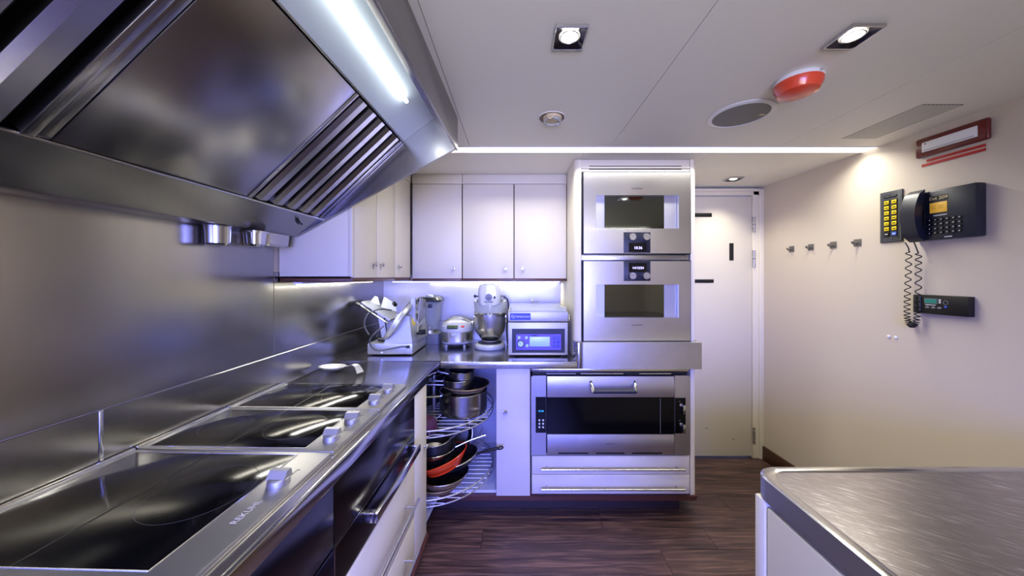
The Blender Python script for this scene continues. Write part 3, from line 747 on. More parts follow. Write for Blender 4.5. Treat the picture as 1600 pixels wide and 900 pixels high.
p = pan('saucepan','small steel saucepan resting in the dark pan at the top of the stack',(-0.345,1.975,zt+0.137),0.092,0.062,'pot_steel','steel_bright',cat='saucepan',inner='black_pan'); handle(p,0.092,0.045,186,0.15,'steel_bright',0.004,0.008)
p = pan('saucepan','smallest steel saucepan, topmost of the upper tray stack',(-0.330,1.985,zt+0.143),0.078,0.100,'pot_steel','steel_bright',cat='saucepan',inner='black_pan'); handle(p,0.078,0.075,180,0.13,'steel_bright',0.02,0.009)
p = pan('saucepan','dark pot at the back of the upper tray, behind the steel saucepans',(-0.62,2.17,zt),0.15,0.18,'black_pan','steel_worn',cat='saucepan')
p = pan('saucepan','small upright steel jug at the rear of the upper tray',(-0.395,2.245,zt),0.050,0.245,'pot_steel','steel_bright',cat='saucepan')
p = pan('frying_pan','black frying pan laid flat at the left of the upper tray',(-0.645,1.83,zt),0.12,0.045,'black_pan','steel_worn',0.02); 
mb = MB(); random.seed(3)
mb.lathe([(0.0,0.0),(0.055,0.0),(0.062,0.012),(0.058,0.045),(0.040,0.068),(0.0,0.074)],(-0.475,1.715,zt),24)
solo('folded_cloth','crumpled purple cloth at the left edge of the upper tray','cloth',mb,'purple')
zl = ZL+0.003
p = pan('frying_pan','worn tan aluminium pan at the bottom of the lower tray stack',(-0.425,1.820,zl),0.132,0.040,'aluminium_worn','aluminium_worn',0.030)
p = pan('frying_pan','worn tan aluminium pan with bright rim, second from the bottom of the lower stack',(-0.405,1.818,zl+0.030),0.140,0.052,'aluminium_worn','steel_bright',0.028,inner='black_pan')
p = pan('frying_pan','black frying pan with looped handle, leaning under the orange pan',(-0.345,1.880,zl+0.088),0.135,0.040,'black_pan','steel_worn',0.030,tilt=-13,tilt_axis=80); handle(p,0.132,0.030,-7,0.135,'black_pan',0.012,0.009,hole=True)
p = pan('frying_pan','orange enamelled pan tilted in the lower tray stack',(-0.395,1.805,zl+0.108),0.146,0.062,'orange_enamel','orange_enamel',0.045,tilt=-19,tilt_axis=76,inner='black_pan')
p = pan('mixing_bowl','pale grey metal bowl resting inside the orange pan',(-0.420,1.768,zl+0.168),0.098,0.064,'pot_steel','steel_bright',0.030,tilt=-5,tilt_axis=80,cat='bowl',inner='steel_worn'); handle(p,0.100,0.050,14,0.17,'steel_bright',0.030,0.0045)
p = pan('saucepan','dark saucepan with a long black handle on top of the lower stack',(-0.432,1.775,zl+0.184),0.082,0.085,'black_pan','steel_worn',tilt=-6,tilt_axis=60,cat='saucepan'); handle(p,0.080,0.070,24,0.22,'black_pan',0.060,0.010)
p = pan('frying_pan','large dark pan standing on edge at the back of the lower tray',(-0.42,2.13,zl+0.14),0.135,0.04,'black_pan','steel_worn',0.02,tilt=70,tilt_axis=10)
mb = MB()
for i in range(9):
    q = -0.10+0.025*i; mb.cyl((-0.235+q*0.15,2.09+q,zl+0.012),(-0.235+q*0.15,2.09+q,zl+0.15),0.0016,n=5)
for z_ in (0.012,0.045,0.08,0.115,0.15): mb.cyl((-0.25,1.99,zl+z_),(-0.22,2.19,zl+z_),0.002,n=6)
solo('wire_rack','dark wire rack standing at the right of the lower tray','rack',mb,'steel_worn')

# ================================================================== ON THE WORKTOPS
# meat slicer
t = thing('meat_slicer','white and steel meat slicer with slanted blade guard in the corner','slicer',(-0.78,2.15,CT))
part('base', B(-0.918,-0.640,2.018,2.325,CT+0.008,0.985,b=0.004), 'slicer_white', t)
for x_ in (-0.89,-0.67):
    for y_ in (2.05,2.29): part('foot', MB().cyl((x_,y_,CT+0.0006),(x_,y_,CT+0.010),0.012,n=12), 'rubber', t)
# motor housing: trapezoid front, leaning back
hs = part('housing', MB().extrude([(-0.818,2.022,0.985),(-0.642,2.022,0.985),(-0.668,2.040,1.150),(-0.742,2.040,1.165)],(0.02,0.27,0.0)), 'slicer_white', t)
part('warning_label', MB().extrude([(-0.6555,2.075,1.090),(-0.6525,2.13,1.090),(-0.6590,2.13,1.130),(-0.6620,2.075,1.130)],(0.001,0,0)), 'yellow', hs)
# round blade guard, plane slanted from lower left to upper right
bc = Vector((-0.762,2.13,1.108)); bn = Vector((-0.80,-0.16,0.56)).normalized()
Mb = Matrix.Translation(bc) @ Vector((0,0,1)).rotation_difference(bn).to_matrix().to_4x4()
gd = part('blade_guard', MB().shell([(0.100,-0.018),(0.142,-0.018),(0.150,-0.010),(0.150,0.010),(0.142,0.018),(0.126,0.018),(0.122,0.004),(0.100,0.004),(0.100,-0.018)],(0,0,0),44,Mb), 'slicer_white', t)
part('blade', MB().lathe([(0,0.002),(0.124,0.006),(0.124,0.009),(0,0.013)],(0,0,0),44,Mb), 'chrome', t)
part('blade_cover', MB().lathe([(0,0.014),(0.085,0.014),(0.080,0.022),(0,0.026)],(0,0,0),36,Mb), 'navy', gd)
part('guard_fin', MB().extrude([(-0.700,2.10,1.115),(-0.650,2.10,1.105),(-0.650,2.10,1.262),(-0.672,2.10,1.262)],(0,0.02,0)), 'slicer_white', t)
part('slice_deflector', MB().extrude([(-0.652,2.16,1.08),(-0.652,2.30,1.06),(-0.636,2.30,1.24),(-0.636,2.16,1.26)],(0.004,0,0)), 'steel_worn', t)
# carriage with slanted tray
cg = part('carriage', MB().extrude([(-0.992,2.09,1.232),(-0.800,2.07,1.118),(-0.800,2.28,1.118),(-0.992,2.28,1.232)],(0.004,0,0.008)), 'slicer_white', t)
part('carriage_rail', MB().cyl((-1.000,2.075,1.224),(-0.805,2.060,1.105),0.006,n=10), 'steel_bright', cg)
part('carriage_knob', MB().cyl((-1.012,2.072,1.229),(-0.988,2.072,1.216),0.012,n=12), 'black', cg)
part('fence_plate', MB().extrude([(-0.985,2.20,1.226),(-0.915,2.20,1.205),(-0.930,2.20,1.262),(-0.950,2.20,1.268)],(0,0.006,0)), 'plastic_white', cg)
part('fence_plate', MB().extrude([(-0.905,2.19,1.195),(-0.800,2.19,1.165),(-0.805,2.19,1.215),(-0.870,2.19,1.258),(-0.885,2.19,1.262)],(0,0.006,0)), 'plastic_white', cg)
part('pusher_knob', MB().cyl((-0.806,2.16,1.222),(-0.790,2.14,1.214),0.013,n=12), 'black', cg)
part('carriage_arm', MB().extrude([(-0.905,2.12,1.185),(-0.862,2.12,1.160),(-0.835,2.12,0.992),(-0.868,2.12,0.992)],(0,0.020,0)), 'slicer_white', t)
part('pivot', MB().cyl((-0.862,2.05,1.005),(-0.825,2.05,1.000),0.012,n=12).sphere((-0.868,2.045,1.022),0.010), 'black', t)
part('thickness_knob', MB().cyl((-0.638,2.11,1.030),(-0.620,2.11,1.038),0.010,n=14).cyl((-0.620,2.11,1.038),(-0.588,2.11,1.044),0.017,n=18), 'black_gloss', t)
part('side_housing', MB().extrude([(-0.640,2.10,0.985),(-0.640,2.32,0.985),(-0.640,2.28,1.075),(-0.640,2.16,1.075)],(-0.05,0,0)), 'steel_worn', t)
part('lock_screw', MB().cyl((-0.825,2.018,0.932),(-0.825,2.010,0.932),0.007,n=10), 'chrome', t)
def bez(P, n=12):
    out = []
    for i in range(len(P)-1):
        p0, p1, p2, p3 = [Vector(P[max(0,min(len(P)-1,i+k))]) for k in (-1,0,1,2)]
        for j in range(n):
            q = j/n
            out.append(0.5*((2*p1)+(-p0+p2)*q+(2*p0-5*p1+4*p2-p3)*q*q+(-p0+3*p1-3*p2+p3)*q**3))
    out.append(Vector(P[-1])); return out
cd = part('power_cord', MB().tube(bez([(-0.80,2.10,1.183),(-0.85,2.04,1.195),(-0.905,2.00,1.17),(-0.925,1.995,1.10),(-0.895,1.995,1.04)],10)[:40],0.0045,8), 'cord_grey', t)
part('cord_front', MB().tube(bez([(-0.825,2.04,1.09),(-0.865,2.00,1.05),(-0.893,1.995,1.01),(-0.880,2.00,0.962),(-0.835,2.004,0.945),(-0.775,2.006,0.955),(-0.700,2.008,0.968),(-0.668,2.010,0.966)],10),0.0045,8), 'cord_grey', cd)
part('cord_plug', MB().cyl((-0.674,2.010,0.966),(-0.655,2.012,0.966),0.0085,n=12), 'rubber', cd)

# jug blender
bx, by = -0.640, 2.425
t = thing('jug_blender','clear jug blender with grey lid behind the meat slicer','blender',(bx,by,CT))
part('motor_base', MB().prism(round_rect(bx-0.060,bx+0.090,by-0.070,by+0.080,0.02),'z',CT+0.001,0.985), 'plastic_grey', t)
part('collar', MB().lathe([(0,0.985),(0.052,0.985),(0.048,1.006),(0,1.006)],(bx,by,0),28), 'steel_worn', t)
jg = part('jug', MB().shell([(0.0,1.008),(0.062,1.008),(0.068,1.016),(0.083,1.214),(0.080,1.214),(0.065,1.019),(0.0,1.014)],(bx,by,0),36), 'jug_clear', t)
part('blade_shaft', MB().cyl((bx,by,1.006),(bx,by,1.03),0.010,n=12), 'steel_bright', jg)
part('measure_column', MB().box(bx-0.028,bx-0.006,by-0.090,by-0.080,1.05,1.205,b=0.003), 'jug_clear', jg)
part('jug_handle', MB().tube(bez([(bx-0.08,by-0.04,1.205),(bx-0.125,by-0.05,1.195),(bx-0.13,by-0.05,1.12),(bx-0.078,by-0.04,1.06)],8),0.008,10), 'plastic_grey', jg)
ld = part('lid', MB().shell([(0,1.216),(0.090,1.216),(0.092,1.228),(0.075,1.248),(0.035,1.250),(0,1.250)],(bx,by,0),32), 'smoke_lid', t)
part('lid_cap', MB().lathe([(0,1.250),(0.026,1.250),(0.024,1.262),(0,1.264)],(bx,by,0),24), 'plastic_white', ld)
part('lid_latch', B(bx-0.125,bx-0.075,by-0.05,by-0.02,1.212,1.232,b=0.004), 'plastic_grey', ld)
part('lid_tab', B(bx+0.012,bx+0.040,by-0.094,by-0.080,1.175,1.205,b=0.003), 'navy', ld)

# rice cooker
rx, ry = -0.418, 2.33
t = thing('rice_cooker','squat white and steel rice cooker between blender and stand mixer','rice cooker',(rx,ry,CT))
SXr, SYr = 1.0, 1.06
part('base_ring', MB().lathe([(0,0.928),(0.090,0.928),(0.108,0.940),(0.112,0.952),(0,0.952)],(rx,ry,0),40,sx=SXr,sy=SYr,power=0.85), 'plastic_white', t)
part('steel_body', MB().lathe([(0,0.952),(0.1125,0.952),(0.1135,1.020),(0,1.020)],(rx,ry,0),40,sx=SXr,sy=SYr,power=0.85), 'pot_steel', t)
lidr = part('lid', MB().lathe([(0,1.020),(0.115,1.020),(0.117,1.035),(0.112,1.052),(0.095,1.075),(0.060,1.095),(0,1.102)],(rx,ry,0),40,sx=SXr,sy=SYr,power=0.85), 'plastic_white', t)
part('lid_arch', MB().tube(bez([(rx-0.085,ry-0.02,1.078),(rx-0.045,ry-0.035,1.104),(rx+0.0,ry-0.04,1.111),(rx+0.045,ry-0.035,1.104),(rx+0.085,ry-0.02,1.078)],8),0.006,8), 'steel_bright', lidr)
Mt = Matrix.Translation((rx-0.012,ry-0.117,1.056)) @ Matrix.Rotation(math.radians(-38),4,'X')
part('display', MB().box(-0.037,0.037,-0.004,0.006,-0.013,0.013,b=0.004,M=Mt), 'smoke_lid', lidr)
part('display_glow', MB().box(-0.028,0.028,-0.0052,0.0,-0.006,0.007,b=0.001,M=Mt), 'green_screen', lidr)
Mt2 = Matrix.Translation((rx+0.055,ry-0.106,1.058)) @ Matrix.Rotation(math.radians(-38),4,'X')
part('start_button', MB().box(-0.012,0.012,-0.006,0.004,-0.005,0.005,b=0.003,M=Mt2), 'orange_enamel', lidr)
Mt3 = Matrix.Translation((rx-0.075,ry-0.098,1.058)) @ Matrix.Rotation(math.radians(-38),4,'X')
part('cancel_button', MB().box(-0.011,0.011,-0.005,0.004,-0.006,0.006,b=0.004,M=Mt3), 'plastic_white', lidr)
part('front_badge', B(rx-0.020,rx+0.010,ry-0.1225,ry-0.118,0.993,1.016,b=0.001), 'plastic_white', t)
for x_ in (-0.062,0.062):
    for y_ in (-0.075,0.075): part('foot', MB().cyl((rx+x_,ry+y_,CT+0.0006),(rx+x_,ry+y_,0.930),0.009,n=10), 'plastic_white', t)
part('side_hinge', MB().sphere((rx+0.112,ry-0.02,1.070),0.014), 'chrome', lidr)

# stand mixer
mx_, my_ = -0.178, 2.28
t = thing('stand_mixer','cream stand mixer with a steel bowl and clear guard','mixer',(mx_,my_,CT))
part('base', MB().lathe([(0,CT+0.001),(0.100,CT+0.001),(0.106,CT+0.010),(0.105,0.935),(0.096,0.946),(0,0.950)],(mx_,my_-0.035,0),40,sy=1.05), 'plastic_white', t)
part('base_plate', MB().lathe([(0,0.9495),(0.082,0.9465),(0.080,0.953),(0,0.956)],(mx_,my_-0.035,0),36), 'navy', t)
part('column', B(mx_-0.050,mx_+0.050,my_+0.085,my_+0.17,CT+0.001,1.22,b=0.02,seg=4), 'white_enamel', t)
bw = part('bowl', MB().shell([(0,0.962),(0.052,0.962),(0.062,0.970),(0.098,1.020),(0.107,1.065),(0.109,1.152),(0.106,1.152),(0.104,1.066),(0.095,1.022),(0.058,0.974),(0,0.968)],(mx_,my_-0.02,0),44), 'pot_steel', t)
part('bowl_rim', MB().torus((mx_,my_-0.02,1.152),0.110,0.004,n=48), 'steel_bright', bw)
part('bowl_foot', MB().lathe([(0,0.956),(0.050,0.956),(0.052,0.964),(0,0.964)],(mx_,my_-0.02,0),28), 'detector_cream', bw)
for s_ in (-1,1): part('bowl_bracket', B(mx_+s_*0.108-0.008,mx_+s_*0.108+0.008,my_-0.035,my_-0.005,1.105,1.135,b=0.003), 'chrome', bw)
part('clear_guard', MB().shell([(0.108,1.157),(0.113,1.232),(0.111,1.232),(0.106,1.157),(0.108,1.157)],(mx_,my_-0.02,0),40), 'lid_clear', t)
part('guard_rim', MB().torus((mx_,my_-0.02,1.233),0.112,0.003,n=48), 'steel_bright', t)
part('beater_shaft', MB().cyl((mx_,my_-0.02,1.06),(mx_,my_-0.02,1.215),0.013,n=14).cyl((mx_,my_-0.02,1.18),(mx_,my_-0.02,1.215),0.028,n=20), 'steel_bright', t)
def rr3(w,d,z,r): return [(mx_+a,my_+b,z) for a,b in round_rect(-w,w,-0.13,d,r,n=5)]
rings = [rr3(0.062,0.17,1.210,0.03), rr3(0.073,0.18,1.220,0.03), rr3(0.075,0.18,1.290,0.03), rr3(0.072,0.178,1.322,0.03), rr3(0.066,0.170,1.340,0.03), rr3(0.050,0.16,1.347,0.02)]
n_ = len(rings[0]); vs_ = [p_ for q_ in rings for p_ in q_]; fs_ = [tuple(range(n_-1,-1,-1)), tuple(range((len(rings)-1)*n_,len(rings)*n_))]
for q_ in range(len(rings)-1):
    for j_ in range(n_): fs_.append((q_*n_+j_,q_*n_+(j_+1)%n_,(q_+1)*n_+(j_+1)%n_,(q_+1)*n_+j_))
hd = part('motor_head', MB().add(vs_,fs_), 'white_enamel', t, angle=50)
part('maker_badge', MB().cyl((mx_-0.001,my_-0.1345,1.262),(mx_-0.001,my_-0.128,1.262),0.0255,n=32), 'steel_satin', hd)
part('badge_face', MB().cyl((mx_-0.001,my_-0.1360,1.262),(mx_-0.001,my_-0.1340,1.262),0.0235,n=32), 'plastic_grey', hd)
part('badge_line', B(mx_-0.012,mx_+0.010,my_-0.1366,my_-0.1355,1.258,1.262).box(mx_-0.014,mx_+0.012,my_-0.1366,my_-0.1355,1.248,1.251), 'text_dark', hd)
part('speed_lever', MB().sphere((mx_+0.038,my_-0.131,1.262),0.009,sx=0.7,sy=0.6), 'black', hd)
part('top_handle', B(mx_-0.030,mx_+0.030,my_-0.09,my_-0.06,1.345,1.351,b=0.002), 'plastic_grey', hd)
part('locking_pin', MB().cyl((mx_-0.105,my_-0.05,1.265),(mx_-0.074,my_-0.05,1.265),0.005,n=10).cyl((mx_-0.108,my_-0.05,1.265),(mx_-0.094,my_-0.05,1.265),0.010,n=12), 'black', hd)
part('locking_pin', MB().cyl((mx_+0.074,my_-0.05,1.265),(mx_+0.108,my_-0.05,1.265),0.0055,n=10), 'chrome', hd)
part('splash_chute', MB().extrude([(mx_+0.045,my_-0.10,1.165),(mx_+0.062,my_-0.10,1.165),(mx_+0.085,my_-0.10,1.225),(mx_+0.070,my_-0.10,1.225)],(0,0.03,0)), 'plastic_grey', t)
part('power_cord', MB().tube(bez([(mx_+0.090,my_+0.10,1.25),(mx_+0.118,my_+0.08,1.23),(mx_+0.125,my_+0.06,1.15),(mx_+0.112,my_+0.06,1.03),(mx_+0.118,my_+0.06,0.93),(mx_+0.118,my_+0.08,CT+0.006)],8),0.005,8), 'rubber', t)

# vacuum sealer
SY = 1.990
X = lambda px: PX(px,SY); Z = lambda py: PZ(py,SY)
t = thing('vacuum_sealer','steel vacuum packing machine with a clear lid and dark control panel','vacuum sealer',(X(841),2.17,CT))
x0, x1 = X(794), X(887.5)
part('body', B(x0,x1,SY,2.33,Z(555),Z(503.6),b=0.005), 'steel_satin', t)
lidb = part('lid_base', B(x0-0.001,x1+0.001,SY-0.002,2.33,Z(502.6),Z(487.2),b=0.004), 'steel_satin', t)
part('clear_lid', MB().prism(round_rect(x0+0.006,x1-0.004,SY+0.004,2.30,0.02),'z',Z(487.1),Z(480.5)), 'lid_clear', t)
part('lid_seal', MB().tube([(x0+0.012,SY+0.010,Z(486)),(x1-0.010,SY+0.010,Z(486)),(x1-0.010,2.292,Z(486)),(x0+0.012,2.292,Z(486))],0.004,8,closed=True), 'plastic_white', t)
pl = part('name_plate', B(X(797),X(829),SY-0.0035,SY-0.001,Z(499.8),Z(489.3)), 'logo_blue', lidb)
part('lettering', front_text('HENKOVAC',0.0165,X(817),SY-0.0042,Z(494.8)), 'text_white', pl)
zq, xq = Z(494.6), X(801.3)
part('wave_mark', MB().tube([(xq-0.008,SY-0.0042,zq-0.006),(xq-0.006,SY-0.0042,zq+0.011),(xq-0.001,SY-0.0042,zq+0.011),(xq+0.0015,SY-0.0042,zq-0.011),(xq+0.006,SY-0.0042,zq-0.011),(xq+0.011,SY-0.0042,zq+0.009)],0.0014,6), 'text_white', pl)
for (a,b) in [(810,820),(862.5,873)]:
    part('hinge_slot', B(X(a),X(b),SY-0.001,SY+0.004,Z(503.8),Z(501.6)), 'black', lidb)
part('side_latch', MB().tube([(x1,SY+0.02,Z(491)),(x1+0.008,SY+0.018,Z(492)),(x1+0.009,SY+0.015,Z(501)),(x1,SY+0.012,Z(502.5))],0.003,8), 'chrome', lidb)
bz = part('panel_bezel', framed_door(X(800),X(882.5),Z(551),Z(513.5),X(806),X(877),Z(547),Z(521.5),SY-0.004,SY+0.001), 'navy', t)
part('panel_recess', B(X(806),X(877),SY-0.0008,SY+0.002,Z(547),Z(518)), 'black', bz)
mp_ = part('membrane', B(X(806.3),X(876.5),SY-0.0022,SY-0.0005,Z(546.6),Z(521.8)), 'purple_membrane', bz)
part('screen', B(X(827.5),X(859),SY-0.0034,SY-0.002,Z(541.2),Z(526.2),b=0.0006), 'lcd_screen', mp_)
part('dial_ring', MB().torus((X(813.5),SY-0.004,Z(537)),0.0195,0.0028,axis='y'), 'black', mp_)
part('dial', MB().cyl((X(813.5),SY-0.006,Z(537)),(X(813.5),SY-0.002,Z(537)),0.0175,n=28), 'lcd_screen', mp_)
part('dial_needle', MB().cyl((X(813.5),SY-0.0068,Z(537)),(X(811),SY-0.0068,Z(534.3)),0.0011,n=6), 'text_dark', mp_)
for (px,py) in [(811,527.5),(822.5,527.5),(823.5,540),(866,528),(872,528),(866,534.3),(872,534.3),(866,540.5),(872,540.5)]:
    k_ = part('key', MB().prism(round_rect(X(px)-0.0078,X(px)+0.0078,Z(py)-0.0085,Z(py)+0.0085,0.003,n=3),'y',SY-0.0034,SY-0.002), 'lcd_screen' if px < 830 else 'logo_blue', mp_)
    part('key_symbol', front_text({811:'\u2013',822.5:'*',823.5:'/',866:'<' if py < 530 else '+',872:'>' if py < 530 else '-'}[px],0.013,X(px),SY-0.0038,Z(py)), 'text_white' if px > 830 else 'text_dark', mp_)
part('panel_caption', B(X(831),X(840),SY-0.0030,SY-0.002,Z(525.2),Z(524.2)), 'text_dark', mp_)
for x_ in (x0+0.03,x1-0.03):
    for y_ in (SY+0.03,2.29): part('foot', MB().cyl((x_,y_,CT+0.0006),(x_,y_,Z(554.5)),0.012,n=12), 'rubber', t)
for px in (832,841):
    part('lid_fitting', MB().cyl((PX(px,2.31),2.315,Z(487)),(PX(px,2.31),2.315,PZ(471,2.31)),0.005,n=10).sphere((PX(px,2.31),2.315,PZ(470,2.31)),0.008), 'chrome', lidb)

# serving spoon
t = thing('serving_spoon','large steel serving spoon with arched handle beside the farthest hob','spoon',(-0.93,1.69,CT))
a_ = []
mb = MB(); nu, nv = 28, 7
for k_ in range(nv):
    q = k_/(nv-1)
    for j_ in range(nu):
        an = 2*PI*j_/nu; a_.append((-0.950+0.068*q*math.cos(an),1.690+0.042*q*math.sin(an),CT+0.0036+0.024*q**2.2))
fs_ = []
for k_ in range(nv-1):
    for j_ in range(nu): fs_.append((k_*nu+j_,k_*nu+(j_+1)%nu,(k_+1)*nu+(j_+1)%nu,(k_+1)*nu+j_))
mb.add(a_,fs_)
bo = part('bowl', mb, 'steel_satin', t)
so = bo.modifiers.new('thickness','SOLIDIFY'); so.thickness = 0.0025; so.offset = 1
pts = bez([(-0.890,1.690,CT+0.024),(-0.865,1.688,CT+0.026),(-0.838,1.678,CT+0.036),(-0.812,1.664,CT+0.034),(-0.792,1.648,CT+0.019),(-0.780,1.636,CT+0.006)],6)
mb = MB(); vs_ = []; fs_ = []
for i_, p_ in enumerate(pts):
    w_ = 0.008+0.014*(i_/len(pts)); sd_ = Vector((0.35,0.93,0))
    for sg, dz in ((-1,0),(1,0),(1,0.003),(-1,0.003)): vs_.append(p_+sd_*w_*sg+Vector((0,0,dz)))
for i_ in range(len(pts)-1):
    for j_ in range(4): fs_.append((i_*4+j_,i_*4+(j_+1)%4,(i_+1)*4+(j_+1)%4,(i_+1)*4+j_))
fs_ += [(3,2,1,0),tuple(len(pts)*4-4+j_ for j_ in range(4))]
part('handle', mb.add(vs_,fs_), 'steel_satin', t)

# ================================================================== RIGHT WALL
def hook(y, label):
    t = thing('wall_hook',label,'hook',(0,y,1.57),R,'row of steel wall hooks')
    part('plate', B(-0.004,-0.0005,y-0.020,y+0.020,1.570,1.610,b=0.004), 'hook_metal', t)
    part('prong', MB().tube([(-0.004,y,1.588),(-0.022,y,1.584),(-0.032,y,1.588),(-0.034,y,1.597)],0.0055,10), 'hook_metal', t)
    part('adhesive_edge', B(-0.0005,0.0,y-0.019,y+0.019,1.571,1.609), 'plastic_white', t)
for y_, w_ in zip((2.26,2.118,1.974,1.8386),('nearest the door','second from the door','third from the door','nearest the call panel')):
    hook(y_,'small square steel wall hook, '+w_)
# call panel
t = thing('call_panel','dark wall panel with two columns of yellow buttons','call panel',(0,1.676,1.576),R)
part('plate', B(-0.008,-0.0005,1.628,1.724,1.576,1.838,b=0.002), 'panel_grey', t)
part('border_line', framed_door(1.634,1.718,1.583,1.831,1.636,1.716,1.585,1.829,0,0.001).__class__().add([( -0.0085-v[1]*0.5, v[0], v[2]) for v in framed_door(1.634,1.718,1.583,1.831,1.636,1.716,1.585,1.829,0,0.001).v], framed_door(1.634,1.718,1.583,1.831,1.636,1.716,1.585,1.829,0,0.001).f), 'plastic_grey', t)
part('title_plate', B(-0.0095,-0.008,1.648,1.704,1.804,1.818,b=0.0004), 'black', t)
part('title_lettering', B(-0.0099,-0.0094,1.680,1.698,1.8095,1.8125).box(-0.0099,-0.0094,1.655,1.674,1.8095,1.8125), 'plastic_grey', t)
for r_ in range(7):
    z_ = 1.781-r_*0.0272
    for c_, y_ in enumerate((1.6915,1.6590)):
        m_ = 'yellow' if r_ < 6 else ('black' if c_ == 0 else 'blue_key')
        part('key_surround', B(-0.0092,-0.008,y_-0.0128,y_+0.0128,z_-0.0128,z_+0.0128), 'black', t)
        kk = part('call_button', B(-0.0125,-0.0090,y_-0.0105,y_+0.0105,z_-0.0095,z_+0.0095,b=0.0015), m_, t)
        part('button_caption', B(-0.0129,-0.0124,y_-0.006,y_+0.006,z_-0.002,z_+0.002), 'text_dark' if r_ < 6 else 'text_white', kk)
part('bottom_lettering', B(-0.0088,-0.008,1.690,1.706,1.593,1.595).box(-0.0088,-0.008,1.646,1.662,1.593,1.595), 'plastic_grey', t)
part('emblem', MB().torus((-0.0085,1.676,1.595),0.006,0.001,n=20,k=6,axis='x'), 'plastic_grey', t)
# telephone
t = thing('wall_telephone','black wall telephone with amber screen and coiled cord','telephone',(0,1.52,1.565),R)
part('base', B(-0.046,-0.0005,1.345,1.572,1.566,1.790,b=0.008), 'phone_black', t)
part('screen', B(-0.0475,-0.0455,1.436,1.494,1.687,1.733,b=0.0006), 'amber_screen', t)
for i_ in range(4): part('screen_line', B(-0.0479,-0.0470,1.489-0.024*(i_%2)-0.018,1.489-0.024*(i_%2),1.725-0.009*(i_//2+1)-0.0012,1.725-0.009*(i_//2+1)), 'text_dark', t)
part('extension_strip', B(-0.0472,-0.0455,1.434,1.493,1.740,1.763), 'black', t)
part('extension_lettering', wall_text('Ext 209',0.0205,-0.0478,1.464,1.7515), 'detector_cream', t)
part('feature_keys', B(-0.0485,-0.0455,1.436,1.480,1.672,1.677), 'plastic_white', t)
for r_ in range(4):
    for c_ in range(6):
        y_ = 1.492-0.0195*c_; z_ = 1.655-0.0195*r_
        kk = part('phone_key', MB().cyl((-0.0455,y_,z_),(-0.0505,y_,z_),0.0075,0.0065,n=12), 'black_gloss', t)
        part('key_dot', MB().sphere((-0.0508,y_,z_),0.0022,8,4), 'text_white', kk)
part('maker_mark', B(-0.0465,-0.0455,1.42,1.445,1.574,1.577), 'text_white', t)
prof = []
for i_ in range(13):
    q = i_/12; prof.append((-0.052-0.040*math.sin(PI*q)**0.7 - (0.010 if 0.02<q<0.98 else 0), 1.562+0.240*q))
inn = [(-0.050,1.802),(-0.050,1.765),(-0.060,1.740),(-0.066,1.68),(-0.060,1.62),(-0.050,1.60),(-0.050,1.562)]
hs_ = part('handset', MB().extrude([(a,1.508,b) for a,b in prof+inn],(0,0.056,0)), 'phone_black', t, 'curved handset', angle=45)
part('cradle', B(-0.051,-0.0455,1.510,1.566,1.585,1.786,b=0.002), 'black', t)
path = bez([(-0.050,1.607,1.565),(-0.036,1.604,1.535),(-0.032,1.607,1.510),(-0.030,1.610,1.42),(-0.030,1.614,1.30),(-0.030,1.614,1.20),(-0.032,1.598,1.165),(-0.032,1.578,1.185),(-0.030,1.572,1.28),(-0.030,1.572,1.42),(-0.032,1.570,1.500),(-0.036,1.573,1.530),(-0.048,1.575,1.565)],40)
path = [p_-Vector((0,0.024,0)) for p_ in path]
coil = []; ph = 0.0; N_ = len(path)
for i_ in range(N_-1):
    q = i_/(N_-1); amp = 0.0095*min(1,max(0,(min(q,1-q)-0.14)/0.02))
    low = max(0.0, min(1.0, (1.50-path[i_].z)/0.30)); stp = 0.55+0.75*low
    tng = (path[i_+1]-path[i_]).normalized(); sdv = tng.cross(Vector((1,0,0))).normalized()
    sub = 4
    for j_ in range(sub):
        p_ = path[i_].lerp(path[i_+1],j_/sub); ph += stp*0.62/ sub * (1.0 if amp > 0 else 0)
        coil.append(p_+sdv*amp*math.cos(ph)+Vector((1,0,0))*amp*math.sin(ph))
part('coiled_cord', MB().tube(coil,0.0024,5), 'rubber', t)
# intercom
t = thing('intercom','small black wall intercom with green display below the telephone','intercom',(0,1.48,1.228),R)
part('body', B(-0.030,-0.0005,1.380,1.568,1.228,1.314,b=0.003), 'black', t)
for i_ in range(6): part('side_fin', B(-0.0325,-0.029,1.553,1.563,1.238+i_*0.012,1.244+i_*0.012), 'rubber', t)
part('face_rim', MB().cyl((-0.0315,1.540,1.238),(-0.0315,1.540,1.306),0.004,n=8), 'panel_grey', t)
part('display', B(-0.0325,-0.0295,1.482,1.522,1.278,1.296), 'teal_screen', t)
part('display_edge', B(-0.0312,-0.0295,1.479,1.525,1.275,1.299), 'plastic_grey', t)
for i_ in range(3):
    part('oval_key', MB().sphere((-0.030,1.515-0.021*i_,1.257),0.0085,12,6,sx=0.4,sz=0.6), 'plastic_grey', t)
    part('side_mark', B(-0.0305,-0.0295,1.468,1.475,1.279+0.007*i_,1.283+0.007*i_), 'text_white', t)
part('caption', B(-0.0305,-0.0295,1.485,1.522,1.268,1.2705), 'text_white', t)
part('status_light', MB().sphere((-0.030,1.452,1.264),0.005,10,6,sx=0.5), 'blue_key', t)
part('ring_key', MB().torus((-0.0305,1.452,1.283),0.008,0.0015,n=20,k=6,axis='x'), 'plastic_grey', t)
